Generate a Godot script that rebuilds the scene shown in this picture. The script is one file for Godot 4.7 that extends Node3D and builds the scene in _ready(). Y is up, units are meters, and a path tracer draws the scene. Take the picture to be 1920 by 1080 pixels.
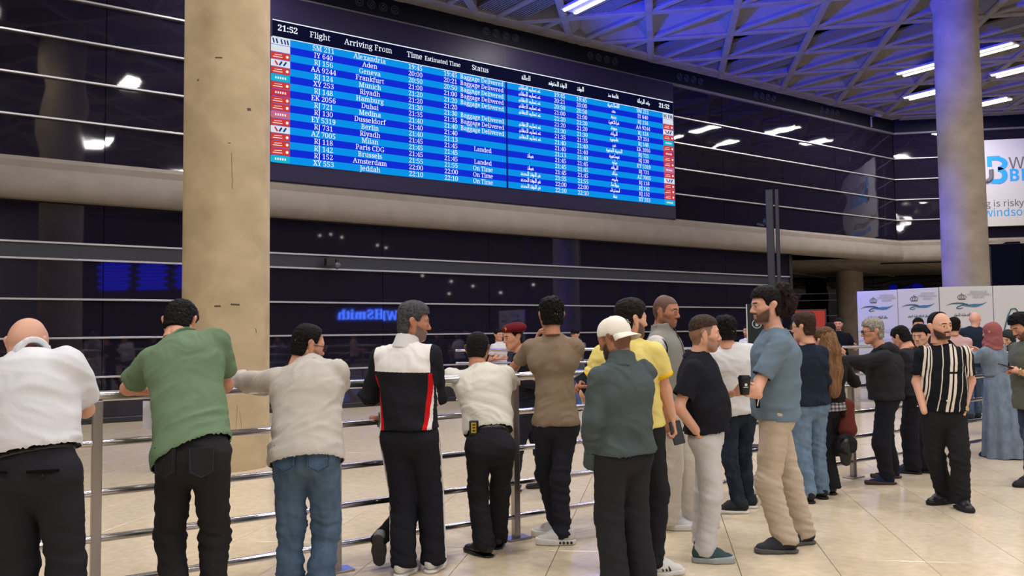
extends Node3D

const F := 1600.0
const EYE := Vector3(0, 1.5, 0)
const W0 := Vector3(-10.0, 0.0, -14.0)
const WD := Vector3(0.70710678, 0, -0.70710678)
const WN := Vector3(0.70710678, 0, 0.70710678)
var CB := Basis.IDENTITY
var counts := {}
var mats := {}
var shapes := {}
var INFO := {}
var last := {}
var T_CLOTH: Texture2D
var FOLDN: FastNoiseLite
var SKIN: StandardMaterial3D
var HEAD := {}
var HEAD_FAR := {}
var HANDS := {}
var SHOES := {}
var HAIRS := {}
var LAMPBODY: StandardMaterial3D
var LAMPGLOW: StandardMaterial3D
const LAMP_E := 20.0
const BLUE_E := 520.0
const EXPOSURE := 1.0
var DRAPE: FastNoiseLite
var T_HAIR: Texture2D
const BLUE2_E := 20.0
func _ready() -> void:
	# ---- camera
	var cam := Camera3D.new()
	cam.name = "camera"
	cam.fov = rad_to_deg(2.0 * atan(540.0 / F))
	CB = Basis(Vector3.UP, deg_to_rad(9.73)) * Basis(Vector3.RIGHT, deg_to_rad(3.15)) * Basis(Vector3.BACK, -0.0122)
	cam.transform = Transform3D(CB, EYE)
	cam.near = 0.05
	cam.far = 200.0
	add_child(cam)
	cam.current = true
	# ---- night outside
	var we := WorldEnvironment.new()
	var env := Environment.new()
	env.background_mode = Environment.BG_COLOR
	env.background_color = Color(0.004, 0.004, 0.008)
	env.tonemap_mode = Environment.TONE_MAPPER_LINEAR
	env.tonemap_exposure = EXPOSURE
	env.sdfgi_enabled = true
	env.ssao_enabled = true
	env.ssil_enabled = true
	we.environment = env
	add_child(we)
	# ---- lamps under the ceiling, blue floodlights
	lamps()
	blue_flood(at(424, 640, 10.08) * Vector3(1, 0, 1) + Vector3(-0.15, 5.2, -0.75), Vector3(2.2, 9.3, -19.5), BLUE_E, 20.0, "blue floodlight on the back of the thick column")
	blue_flood(at(1455, 640, 19.2) * Vector3(1, 0, 1) + Vector3(-0.02, 4.0, -0.2), at(1765, 490, 18.0), BLUE2_E, 46.0, "blue floodlight on the back of the twin-profile mast", 0.5)
	# ---- the hall
	floor_tiles()
	walls()
	ceiling()
	columns_()
	display()
	railing("railing", "polished steel crowd railing of five tubes that people lean on", Vector3(-1.07, 0, -6.29), Vector3(1, 0, -1), -4, 9)
	var fa := at(905, 640, 17.8) * Vector3(1, 0, 1)
	var fb := at(1640, 640, 16.4) * Vector3(1, 0, 1)
	railing("railing", "second steel railing across the walkway below the glass wall", fa, (fb - fa) / 6.0, 0, 6)
	furniture()
	mirrored_side()
	# ---- the people
	setup_people()
	people()
# ------------------------------------------------------------------ the hall
const CEIL := 9.05
func concrete(base: Color, seed_: int, contrast := 0.16) -> StandardMaterial3D:
	var m := StandardMaterial3D.new()
	m.albedo_texture = noise_tex(0.008, 5, seed_, base.darkened(contrast), base.lightened(contrast * 0.6))
	m.uv1_triplanar = true
	m.uv1_world_triplanar = true
	m.uv1_scale = Vector3.ONE * 0.45
	m.roughness = 0.75
	m.metallic_specular = 0.3
	return m
func floor_tiles() -> void:
	var fl := struct("floor")
	put("slab", box_mesh(58, 0.2, 56), mat(Color(0.34, 0.28, 0.22), 0.9), fl, Vector3(0, -0.12, -14))
	var looks := []
	for k in 4:
		var c := Color(0.86, 0.79, 0.665).lightened(0.025 * (k - 1.5))
		var m := StandardMaterial3D.new()
		m.albedo_texture = noise_tex(0.018, 5, 30 + k, c.darkened(0.07), c.lightened(0.06), 512)
		m.uv1_triplanar = true
		m.uv1_world_triplanar = true
		m.uv1_scale = Vector3.ONE * (0.9 + 0.13 * k)
		m.roughness = 0.16
		m.metallic_specular = 0.45
		looks.append(m)
	var cellx := 0.6
	var cellz := 1.17
	var tile := box_mesh(cellx - 0.0045, 0.02, cellz - 0.0045, 0.001)
	var list := []
	for i in range(-40, 44):
		for j in range(-27, 12):
			var p := Vector3(1.67 + (i + 0.5) * cellx, -0.01, -5.99 + (j + 0.5) * cellz)
			if (p - W0).dot(WN) < -0.8 or p.x > 24.5:
				continue
			var q := CB.inverse() * (p - EYE)
			var seen := q.z < -2.0 and absf(q.x / q.z) < 0.66 and absf(q.y / q.z) < 0.42
			list.append([(p - EYE).length() + (0.0 if seen else 1000.0), p, (i * 7 + j * 13 + (i * j) % 5 + 500) % 4])
	list.sort_custom(func(a, b): return a[0] < b[0])
	var rest := MultiMesh.new()
	rest.transform_format = MultiMesh.TRANSFORM_3D
	rest.mesh = tile
	rest.instance_count = list.size() - 300
	for n in list.size():
		if n < 300:
			put("tile", tile, looks[list[n][2]], fl, list[n][1])
		else:
			rest.set_instance_transform(n - 300, Transform3D(Basis.IDENTITY, list[n][1]))
	var mi := MultiMeshInstance3D.new()
	mi.name = "tile_field"
	mi.multimesh = rest
	mi.material_override = looks[1]
	mi.set_meta("kind", "stuff")
	fl.add_child(mi)

func glass_dark(wave: float) -> StandardMaterial3D:
	var m := StandardMaterial3D.new()
	m.albedo_color = Color(0.092, 0.078, 0.13)
	m.roughness = 0.03
	m.metallic_specular = 0.62
	m.normal_enabled = true
	m.normal_texture = normal_tex(0.004, 2, 77, 6.0, 512)
	m.normal_scale = wave
	m.uv1_triplanar = true
	m.uv1_world_triplanar = true
	m.uv1_scale = Vector3.ONE * 0.35
	return m
func walls() -> void:
	var steel := mat(Color(0.72, 0.71, 0.72), 0.35, 0.6)
	var glassm := glass_dark(0.18)
	var calm := glass_dark(0.005)
	var wall := struct("wall_left", W0, Basis(WD, Vector3.UP, WN))
	var rng := RandomNumberGenerator.new()
	rng.seed = 5
	put("backing", box_mesh(43.2, 5.9, 0.2), mat(Color(0.03, 0.03, 0.04), 0.9), wall, Vector3(4.6, 6.95, -0.2))
	put("backing", box_mesh(37, 4.0, 0.2), mat(Color(0.03, 0.03, 0.04), 0.9), wall, Vector3(1.5, 2.0, -0.2))
	var rows := [[4.72, 5.45], [5.45, 6.19], [6.19, 6.93], [6.93, 7.68], [7.68, 8.57], [3.23, 3.98], [2.23, 2.94], [1.54, 2.23], [0.83, 1.54], [0.06, 0.83]]
	for r in rows:
		for k in range(-6, 10):
			var t0 := 0.05 + 2.82 * k
			var t1 := minf(t0 + 2.82, 26.15)
			var lower: bool = r[0] < 4.5
			if lower and t0 > 19.9:
				continue
			if lower:
				t1 = minf(t1, 19.95)
			if t1 < t0 + 0.1:
				continue
			put("glass_panel", box_mesh(t1 - t0 - 0.012, r[1] - r[0] - 0.012, 0.02), calm if lower else glassm, wall, Vector3((t0 + t1) * 0.5, (r[0] + r[1]) * 0.5, -0.02), Basis(Vector3.UP, rng.randf_range(-0.004, 0.004) * (0.3 if lower else 1.0)) * Basis(Vector3.RIGHT, rng.randf_range(-0.004, 0.004) * (0.3 if lower else 1.0)))
	for h in [5.45, 6.19, 6.93, 7.68]:
		put("strip", box_mesh(43.1, 0.034, 0.06, 0.004), steel, wall, Vector3(4.6, h, 0.02))
	put("strip", box_mesh(43.1, 0.075, 0.10, 0.01), mat(Color(0.42, 0.40, 0.42), 0.5, 0.3), wall, Vector3(4.6, 8.6, 0.03))
	for h in [3.23, 2.94, 2.23, 1.54, 0.83]:
		put("strip", box_mesh(36.9, 0.034, 0.06, 0.004), steel, wall, Vector3(1.5, h, 0.02))
	put("dark_band", box_mesh(36.9, 0.28, 0.03), mat(Color(0.11, 0.12, 0.16), 0.5), wall, Vector3(1.5, 3.085, -0.005))
	put("sill", box_mesh(36.9, 0.10, 0.14, 0.01), mat(Color(0.10, 0.10, 0.12), 0.5), wall, Vector3(1.5, 0.05, 0.04))
	put("end_post", box_mesh(0.14, 3.98, 0.12, 0.01), mat(Color(0.07, 0.07, 0.09), 0.5), wall, Vector3(19.98, 1.99, 0.0))
	# the frieze under the ceiling with groups of round air nozzles
	put("frieze", box_mesh(43.1, 1.3, 0.12), mat(Color(0.025, 0.032, 0.085), 0.6, 0.0, 0.3), wall, Vector3(4.6, 9.28, 0.05))
	var ring := TorusMesh.new()
	ring.inner_radius = 0.075
	ring.outer_radius = 0.105
	ring.rings = 24
	ring.ring_segments = 8
	var inner := TorusMesh.new()
	inner.inner_radius = 0.028
	inner.outer_radius = 0.055
	inner.rings = 20
	inner.ring_segments = 8
	for gcen in [-2.0, 2.2, 5.52, 8.85, 12.15, 15.5, 18.85, 22.2]:
		for k in 4:
			var nz := put("air_nozzle", ring, mat(Color(0.10, 0.11, 0.17), 0.45), wall, Vector3(gcen + (k - 1.5) * 0.29, 8.84, 0.115), Basis(Vector3.RIGHT, PI / 2))
			put("cone", inner, mat(Color(0.13, 0.14, 0.2), 0.45), nz)
	# the curved concrete fascia
	var prof := PackedVector2Array([Vector2(-0.1, 3.96), Vector2(0.22, 3.96), Vector2(0.30, 4.02), Vector2(0.335, 4.12), Vector2(0.33, 4.24), Vector2(0.29, 4.36), Vector2(0.24, 4.46), Vector2(0.22, 4.5), Vector2(0.22, 4.62), Vector2(0.16, 4.70), Vector2(-0.1, 4.72)])
	var fas := concrete(Color(0.49, 0.455, 0.415), 51, 0.1)
	put("fascia", sweep_mesh(prof, -17.0, 26.3), fas, wall)
	# the far wall
	var C := wl(26.15, 0)
	var wf := struct("wall_far", C, Basis.IDENTITY)
	put("backing", box_mesh(17, 6.2, 0.2), mat(Color(0.03, 0.03, 0.04), 0.9), wf, Vector3(8.0, 7.0, -0.2))
	for r in rows.slice(0, 5):
		for k in 6:
			put("glass_panel", box_mesh(2.6, r[1] - r[0] - 0.012, 0.02), glassm, wf, Vector3(1.32 + 2.62 * k, (r[0] + r[1]) * 0.5, -0.02), Basis(Vector3.UP, rng.randf_range(-0.004, 0.004)) * Basis(Vector3.RIGHT, rng.randf_range(-0.004, 0.004)))
	for h in [5.45, 6.19, 6.93, 7.68]:
		put("strip", box_mesh(15.8, 0.034, 0.06, 0.004), steel, wf, Vector3(7.9, h, 0.02))
	put("strip", box_mesh(15.8, 0.075, 0.10, 0.01), mat(Color(0.42, 0.40, 0.42), 0.5, 0.3), wf, Vector3(7.9, 8.6, 0.03))
	put("frieze", box_mesh(15.8, 1.3, 0.12), mat(Color(0.025, 0.032, 0.085), 0.6, 0.0, 0.3), wf, Vector3(7.9, 9.28, 0.05))
	put("fascia", sweep_mesh(prof, -0.14, 15.8), fas, wf)
	put("notice", box_mesh(0.5, 0.36, 0.02, 0.003), mat(Color(0.78, 0.74, 0.62), 0.7), wf, Vector3(5.95, 9.0, 0.13))
	# the passage under it: soffit, its joints, the glazed rear wall
	put("soffit", box_mesh(22, 0.15, 9), fas, wf, Vector3(5.0, 4.02, -4.4))
	for k in 5:
		put("soffit_rib", box_mesh(0.12, 0.08, 8.6), fas, wf, Vector3(-3.0 + k * 2.9, 3.94, -4.4), Basis(Vector3.UP, -0.5))
	var wr := struct("wall_rear", C + Vector3(0, 0, -8.0))
	put("backing", box_mesh(24, 4.2, 0.2), mat(Color(0.03, 0.03, 0.04), 0.9), wr, Vector3(5.0, 2.1, -0.2))
	for r in [[0.05, 0.8], [0.8, 1.5], [1.5, 2.2], [2.2, 2.9], [2.9, 3.9]]:
		for k in 9:
			put("glass_panel", box_mesh(2.6, r[1] - r[0] - 0.012, 0.02), glassm, wr, Vector3(-5.5 + 2.62 * k, (r[0] + r[1]) * 0.5, -0.02))
	for h in [0.8, 1.5, 2.2, 2.9, 3.2]:
		put("strip", box_mesh(24, 0.034, 0.06), steel, wr, Vector3(5.0, h, 0.02))
	put("return_wall", box_mesh(0.2, 4.2, 10), mat(Color(0.04, 0.04, 0.05), 0.9), wr, Vector3(-6.6, 2.1, 4.0))
	# walls out of view
	var plaster := mat(Color(0.52, 0.50, 0.48), 0.9)
	var wb := struct("wall_back")
	put("plaster", box_mesh(46.4, 9.9, 0.2), plaster, wb, Vector3(1, 4.95, 12.1))
	var wr2 := struct("wall_right")
	put("plaster", box_mesh(0.2, 9.9, 53), mat(Color(0.13, 0.125, 0.13), 0.6), wr2, Vector3(24.1, 4.95, -14.4))
	var ws := struct("wall_side")
	put("plaster", box_mesh(0.2, 9.9, 15), plaster, ws, Vector3(-22.1, 4.95, 4.6))
# profile (x out of the wall, y up) drawn along the wall's length
func sweep_mesh(prof: PackedVector2Array, t0: float, t1: float) -> Mesh:
	var st := SurfaceTool.new()
	st.begin(Mesh.PRIMITIVE_TRIANGLES)
	var n := prof.size()
	for k in n:
		st.set_smooth_group(1 if k >= 1 and k < 7 else -1)
		var a := prof[k]
		var b := prof[(k + 1) % n]
		quad(st, Vector3(t0, a.y, a.x), Vector3(t1, a.y, a.x), Vector3(t1, b.y, b.x), Vector3(t0, b.y, b.x), true)
	var t := Geometry2D.triangulate_polygon(prof)
	st.set_smooth_group(-1)
	for k in range(0, t.size(), 3):
		tri(st, Vector3(t0, prof[t[k]].y, prof[t[k]].x), Vector3(t0, prof[t[k + 1]].y, prof[t[k + 1]].x), Vector3(t0, prof[t[k + 2]].y, prof[t[k + 2]].x))
		tri(st, Vector3(t1, prof[t[k]].y, prof[t[k]].x), Vector3(t1, prof[t[k + 1]].y, prof[t[k + 1]].x), Vector3(t1, prof[t[k + 2]].y, prof[t[k + 2]].x))
	st.generate_normals()
	return st.commit()

func ceiling() -> void:
	var ce := struct("ceiling")
	var con := concrete(Color(0.47, 0.455, 0.45), 71, 0.08)
	put("slab", box_mesh(50, 0.2, 50), con, ce, Vector3(1, CEIL + 0.85, -10.5))
	var dx := 2.02
	var dz := 1.9
	for j in range(-6, 18):
		var z := -22.0 - 1.9 * 5 + 1.9 * j
		z = -22.0 + 1.9 * (j - 5)
		if z > 12.0 or z < -32.4:
			continue
		var x0 := maxf(-22.0, -24.0 - z)
		put("beam", box_mesh(24.0 - x0, 0.42, 0.2, 0.03), con, ce, Vector3((24.0 + x0) * 0.5, CEIL + 0.21, z))
	for i in range(-11, 13):
		var x := -0.07 + dx * i
		var z0 := maxf(-32.5, -24.0 - x)
		if z0 < 12.0 and x > -22.0:
			put("beam", box_mesh(0.2, 0.44, 12.0 - z0, 0.03), con, ce, Vector3(x, CEIL + 0.22, (12.0 + z0) * 0.5))
	# edge beams along the two glazed walls
	put("edge_beam", box_mesh(42.8, 0.5, 0.5, 0.03), con, ce, wl(4.6, CEIL + 0.26, 0.3), Basis(WD, Vector3.UP, WN))
	put("edge_beam", box_mesh(15.6, 0.5, 0.5, 0.03), con, ce, wl(26.15, CEIL + 0.26) + Vector3(8.0, 0, 0.3))
	var slatm := mat(Color(0.37, 0.36, 0.37), 0.7)
	# recesses where the picture shows them: every cell has a diagonal rib and two three-cornered fields
	var slats := slat_field(dx - 0.2, dz - 0.2)
	var pit := pit_field(dx - 0.2, dz - 0.2)
	for i in range(-8, 8):
		for j in range(-6, 5):
			var x := -0.07 + dx * (i + 0.5)
			var z := -22.0 + dz * (j + 0.5)
			if z < -32.4 or (Vector3(x, 0, z) - W0).dot(WN) < -1.5:
				continue
			var c := Vector3(x, CEIL, z)
			put("diagonal_rib", box_mesh(sqrt(dx * dx + dz * dz) - 0.25, 0.3, 0.16, 0.03), con, ce, c + Vector3(0, 0.16, 0), Basis(Vector3.UP, -atan2(dz, dx)))
			if j in [-2, -1, 1, 2, 4] and not (j == -2 and i > 1):
				var o := put("louvre", slats, slatm, ce, c)
				o.set_meta("kind", "stuff")
				put("louvre_back", box_mesh(dx - 0.2, 0.02, dz - 0.2), con, ce, c + Vector3(0, 0.6, 0))
			else:
				put("field", pit, con, ce, c)
func slat_field(w: float, d: float) -> Mesh:
	var st := SurfaceTool.new()
	st.begin(Mesh.PRIMITIVE_TRIANGLES)
	st.set_smooth_group(-1)
	var dir := Vector2(w, d).normalized()
	var nrm := Vector2(-dir.y, dir.x)
	for s in [-1.0, 1.0]:
		for k in range(1, 9):
			var off: float = s * k * 0.075 + s * 0.04
			# clip the line p = nrm*off + dir*t to the cell
			var t0 := -9.0
			var t1 := 9.0
			for ax in 2:
				var half := (w if ax == 0 else d) * 0.5
				var a := (-half - nrm[ax] * off) / dir[ax]
				var b := (half - nrm[ax] * off) / dir[ax]
				t0 = maxf(t0, minf(a, b))
				t1 = minf(t1, maxf(a, b))
			if t1 - t0 < 0.06:
				continue
			var p := nrm * off + dir * t0
			var q := nrm * off + dir * t1
			var e := nrm * 0.02
			var y0 := 0.08
			var y1 := 0.14
			var c := [Vector3(p.x - e.x, y0, p.y - e.y), Vector3(q.x - e.x, y0, q.y - e.y), Vector3(q.x + e.x, y0, q.y + e.y), Vector3(p.x + e.x, y0, p.y + e.y)]
			var up := Vector3(0, y1 - y0, 0)
			quad(st, c[0], c[1], c[2], c[3], true)
			quad(st, c[0] + up, c[1] + up, c[2] + up, c[3] + up, false)
			quad(st, c[0], c[1], c[1] + up, c[0] + up, false)
			quad(st, c[2], c[3], c[3] + up, c[2] + up, false)
	st.generate_normals()
	return st.commit()
func pit_field(w: float, d: float) -> Mesh:
	var st := SurfaceTool.new()
	st.begin(Mesh.PRIMITIVE_TRIANGLES)
	st.set_smooth_group(-1)
	var h := Vector3(w * 0.5, 0, d * 0.5)
	for s in [1.0, -1.0]:
		# corners of one three-cornered field: both ends of the diagonal, and the square corner
		var a := Vector3(-h.x, 0.07, -h.z)
		var b := Vector3(h.x, 0.07, h.z)
		var c := Vector3(-h.x * s, 0.07, h.z * s)
		var apex := (a + b) * 0.22 + c * 0.56
		apex.y = 0.5
		tri(st, a, b, apex, s < 0)
		tri(st, b, c, apex, s < 0)
		tri(st, c, a, apex, s < 0)
	st.generate_normals()
	return st.commit()

func column(called: String, label: String, c: Vector3, r0: float, r1: float, h: float, m: Material, base_h := 0.0) -> Node3D:
	var o := thing(called, label, "column", Vector3(c.x, base_h, c.z))
	put("shaft", cyl_mesh(r0, r1, h, 72), m, o, Vector3(0, h * 0.5, 0))
	return o
func columns_() -> void:
	var near := concrete(Color(0.72, 0.64, 0.50), 81, 0.13)
	var c := at(424, 640, 10.08)
	var o := column("concrete_column", "thick bare concrete column with scuffs standing before the flight board", c, 0.495, 0.485, CEIL + 0.4, near)
	# chips and scratches in the concrete
	var scr := mat(Color(0.30, 0.27, 0.22), 0.9)
	for s in [[410, 108, 0.08, 0.014, 0.0], [467, 205, 0.045, 0.03, 0.2], [435, 320, 0.004, 0.42, 0.03], [430, 268, 0.03, 0.008, 0.1], [408, 574, 0.07, 0.02, 0.0], [441, 571, 0.10, 0.02, -0.05], [443, 790, 0.007, 0.36, -0.06], [452, 795, 0.006, 0.3, 0.12], [371, 150, 0.02, 0.02, 0.0], [480, 620, 0.012, 0.05, 0.1]]:
		var rr := ray(s[0], s[1])
		var d := Vector2(rr.x, rr.z)
		var e := Vector2(EYE.x - c.x, EYE.z - c.z)
		var A := d.dot(d)
		var B := e.dot(d)
		var Cq := e.dot(e) - 0.4925 * 0.4925
		var k := (-B - sqrt(maxf(B * B - A * Cq, 0.0))) / A
		var p := EYE + rr * k
		var z := Vector3(p.x - c.x, 0, p.z - c.z).normalized()
		put("scuff", box_mesh(s[2], s[3], 0.006, 0.002), scr, o, p - o.position - z * 0.001, Basis(Vector3.UP.cross(z), Vector3.UP, z) * Basis(Vector3.BACK, s[4]))
	var far := concrete(Color(0.62, 0.57, 0.50), 85, 0.12)
	var c2 := at(1806, 400, 19.4)
	var o2 := column("concrete_column", "concrete column beside the hanging advert, its side tinted blue", c2, 0.49, 0.465, CEIL + 0.4, far)
	put("capital", cyl_mesh(0.465, 0.52, 0.3, 48), far, o2, Vector3(0, CEIL - 0.1, 0))
	var c3 := at(1594, 560, 35.0)
	column("concrete_column", "short concrete column under the balcony edge beside the white boards", c3, 0.52, 0.52, 3.94, far)

func railing(called: String, label: String, a: Vector3, step: Vector3, n0: int, n1: int, spot := {}) -> void:
	var r := thing(called, label, "railing", a)
	var steel := mat(Color(0.74, 0.73, 0.73), 0.24, 1.0)
	var flat := mat(Color(0.68, 0.66, 0.65), 0.34, 1.0)
	var b := Basis(step.normalized(), Vector3.UP, step.normalized().cross(Vector3.UP))
	var p0 := step * (n0 - 0.45)
	var p1 := step * (n1 + 0.45)
	for h in [0.165, 0.41, 0.66, 0.93, 1.19]:
		var rad := 0.029 if h > 1.1 else 0.021
		put("top_rail" if h > 1.1 else "rail", cyl_mesh(rad, rad, (p1 - p0).length(), 18), steel, r, (p0 + p1) * 0.5 + Vector3.UP * h, along(p0, p1))
	for k in range(n0, n1 + 1):
		var p := step * k
		var post := put("post", box_mesh(0.05, 1.165, 0.05, 0.003), flat, r, p + Vector3.UP * 0.5825, b)
		put("base_plate", box_mesh(0.2, 0.014, 0.13, 0.003), flat, post, Vector3(0, -0.575, 0))

func display() -> void:
	var t0 := 3.1
	var t1 := 14.63
	var d := thing("flight_display", "large blue arrivals board listing flights in English and Arabic", "display", W0 + Vector3.UP * 0, Basis(WD, Vector3.UP, WN))
	put("housing", box_mesh(t1 - 1.6 + 0.06, 3.86, 0.22, 0.02), mat(Color(0.125, 0.105, 0.21), 0.42, 0.0, 0.3), d, Vector3((t1 + 1.6) * 0.5 + 0.03, 6.60, 0.12))
	put("seam", box_mesh(0.012, 0.52, 0.004), mat(Color(0.03, 0.03, 0.05), 0.5), d, Vector3(8.87, 8.27, 0.232))
	var z := 0.24
	var white := glow(Color(0.93, 0.96, 1.0), 1.05)
	var light := glow(Color(0.02, 0.58, 0.93), 0.95)
	var deep := glow(Color(0.05, 0.17, 0.85), 0.95)
	var ink := glow(Color(0.03, 0.04, 0.16), 1.0)
	put("header", box_mesh(t1 - t0, 0.36, 0.012), ink, d, Vector3((t0 + t1) * 0.5, 7.815, z))
	put("header_line", box_mesh(t1 - t0, 0.02, 0.014), white, d, Vector3((t0 + t1) * 0.5, 7.99, z + 0.002))
	put("header_line", box_mesh(t1 - t0, 0.014, 0.014), white, d, Vector3((t0 + t1) * 0.5, 7.642, z + 0.002))
	var serif := SystemFont.new()
	serif.font_names = PackedStringArray(["Droid Serif"])
	var bold := SystemFont.new()
	bold.font_names = PackedStringArray(["Droid Serif"])
	bold.font_weight = 700
	var say := func(s: String, t: float, h: float, size: float, fnt: Font) -> void:
		put("lettering", text_mesh(s, size, fnt, 0.003), white, d, Vector3(t, h, z + 0.011))
	say.call("21:52", 3.42, 7.84, 0.17, bold)
	say.call("Flight", 4.12, 7.83, 0.165, serif)
	say.call("Arriving From", 5.24, 7.83, 0.165, serif)
	say.call("Time", 6.38, 7.83, 0.165, serif)
	say.call("Estimated Time", 7.12, 7.82, 0.13, serif)
	say.call("Status", 8.15, 7.83, 0.165, serif)
	say.call("21:52", 14.28, 7.83, 0.165, bold)
	var flights := "SM 211|Alexandria|19:45|19:45|B;IY 640|Aden|20:00|20:21|B;RJ 156|Geneva|20:50|20:50|B;AA 9244|Frankfurt|21:00|21:00|B;RJ 124|Munich|21:20|21:20|B;XY 253|Riyadh|21:20|21:20|;RJ 148|Hamburg|21:30|21:30|B;EK 2056|Dubai|21:35|21:35|B;RJ 721|Medina|21:40|21:40|B;RJ 130|Dusseldorf|21:40|21:40|;EY 5319|Berlin|21:40|21:13|;RJ 731|Riyadh|21:45|21:45|L;AZ 7005|Milan|21:45|21:45|;RJ 118|Paris CDG|21:45|21:45|L;RJ 142|Brussels|21:55|21:55|O;RJ 152|Amsterdam|22:00|22:00|O;XY 553|Jeddah|22:10|22:10|O".split(";")
	var arab := ["الاسكندرية", "عدن", "جنيف", "فرانكفورت", "ميونخ", "الرياض", "هامبورغ", "دبي", "المدينة المنورة", "دوسلدورف", "برلين", "الرياض", "ميلان", "باريس", "بروكسل", "امستردام", "جدة"]
	var stat := {"B": "Baggage Delivered", "L": "Landed", "O": "On Time", "": ""}
	var astat := {"B": "تم تسليم الحقائب", "L": "هبطت", "O": "في الوقت المحدد", "": ""}
	var rh := (7.635 - 5.05) / 17.0
	var logos := "wwrarcrerrprirrrc"
	for k in 17:
		var h := 7.635 - rh * (k + 0.5)
		put("row", box_mesh(t1 - t0, rh, 0.010), light if k % 2 == 0 else deep, d, Vector3((t0 + t1) * 0.5, h, z))
		var f := flights[k].split("|")
		say.call(f[0], 4.2, h, 0.145, serif)
		say.call(f[1], 5.27, h, 0.145, serif)
		say.call(f[2], 6.40, h, 0.145, serif)
		say.call(f[3], 7.32, h, 0.145, serif)
		say.call(f[0], 13.45, h, 0.135, serif)
		say.call(f[2], 11.28, h, 0.145, serif)
		say.call(f[3], 10.55, h, 0.145, serif)
		if f[4] != "":
			say.call(stat[f[4]], 8.2, h, 0.14, serif)
			put("lettering", arabic(astat[f[4]], 0.10), white, d, Vector3(9.6, h - 0.025, z + 0.011))
		put("lettering", arabic(arab[k], 0.10), white, d, Vector3(12.38, h - 0.025, z + 0.011))
		for lx in [3.27, 14.42]:
			logo(d, logos[k], Vector3(lx, h, z + 0.006), rh, k)
	put("divider", box_mesh(0.05, 7.635 - 5.05, 0.012), glow(Color(0.03, 0.10, 0.5), 1.0), d, Vector3(8.9, (7.635 + 5.05) * 0.5, z + 0.004))
	for a in [["الحالة", 9.5], ["الوقت المتوقع", 10.5], ["الوقت", 11.25], ["قادمة من", 12.38], ["رقم الرحلة", 13.49]]:
		put("lettering", arabic(a[0], 0.115), white, d, Vector3(a[1], 7.79, z + 0.011))
	# what the board throws into the hall
	var la := AreaLight3D.new()
	la.name = "flight_display_light"
	la.area_size = Vector2(t1 - t0, 2.6)
	la.area_normalize_energy = true
	la.light_color = Color(0.12, 0.38, 1.0)
	la.light_energy = 42.0
	la.shadow_enabled = true
	d.add_child(la)
	la.transform = Transform3D(Basis(Vector3.UP, PI), Vector3((t0 + t1) * 0.5, 6.35, z + 0.05))
func logo(d: Node3D, kind: String, p: Vector3, rh: float, k: int) -> void:
	var cols := {"w": Color(0.9, 0.92, 0.95), "r": Color(0.83, 0.25, 0.22), "a": Color(0.9, 0.92, 0.95), "c": Color(0.1, 0.72, 0.85), "e": Color(0.8, 0.2, 0.27), "p": Color(0.82, 0.42, 0.55), "i": Color(0.9, 0.92, 0.95)}
	var key := "logo" + kind
	if not mats.has(key):
		mats[key] = glow(cols[kind], 0.9)
		mats["lw"] = glow(Color(0.95, 0.93, 0.93), 1.0)
		mats["lb"] = glow(Color(0.08, 0.2, 0.5), 1.0)
	var o := put("airline_logo", box_mesh(0.40, rh - 0.012, 0.010), mats[key], d, p)
	var w: Material = mats["lw"]
	var b: Material = mats["lb"]
	match kind:
		"r":
			put("mark", cyl_mesh(0.03, 0.03, 0.006, 12), w, o, Vector3(0.14, 0, 0.006), Basis(Vector3.RIGHT, PI / 2))
			put("mark", box_mesh(0.2, 0.014, 0.004), w, o, Vector3(-0.06, -0.025, 0.006))
			put("mark", box_mesh(0.16, 0.01, 0.004), w, o, Vector3(-0.05, 0.02, 0.006), Basis(Vector3.BACK, 0.06))
		"a", "i":
			for s in [-1.0, 0.0, 1.0]:
				put("mark", box_mesh(0.035, 0.10, 0.004), mats["logor"] if s < -0.5 and mats.has("logor") else b, o, Vector3(s * 0.09, 0, 0.006), Basis(Vector3.BACK, -0.6 * (1.0 if s == 0.0 else s)))
		"w":
			if k == 0:
				for s in [-0.15, -0.08, 0.02, 0.09, 0.15]:
					put("mark", box_mesh(0.03, 0.10, 0.004), b, o, Vector3(s, 0, 0.006), Basis(Vector3.BACK, 0.25))
		_:
			for s in 5:
				put("mark", box_mesh(0.028, 0.045, 0.004), w, o, Vector3(-0.1 + s * 0.05, 0.0, 0.006))

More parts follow.
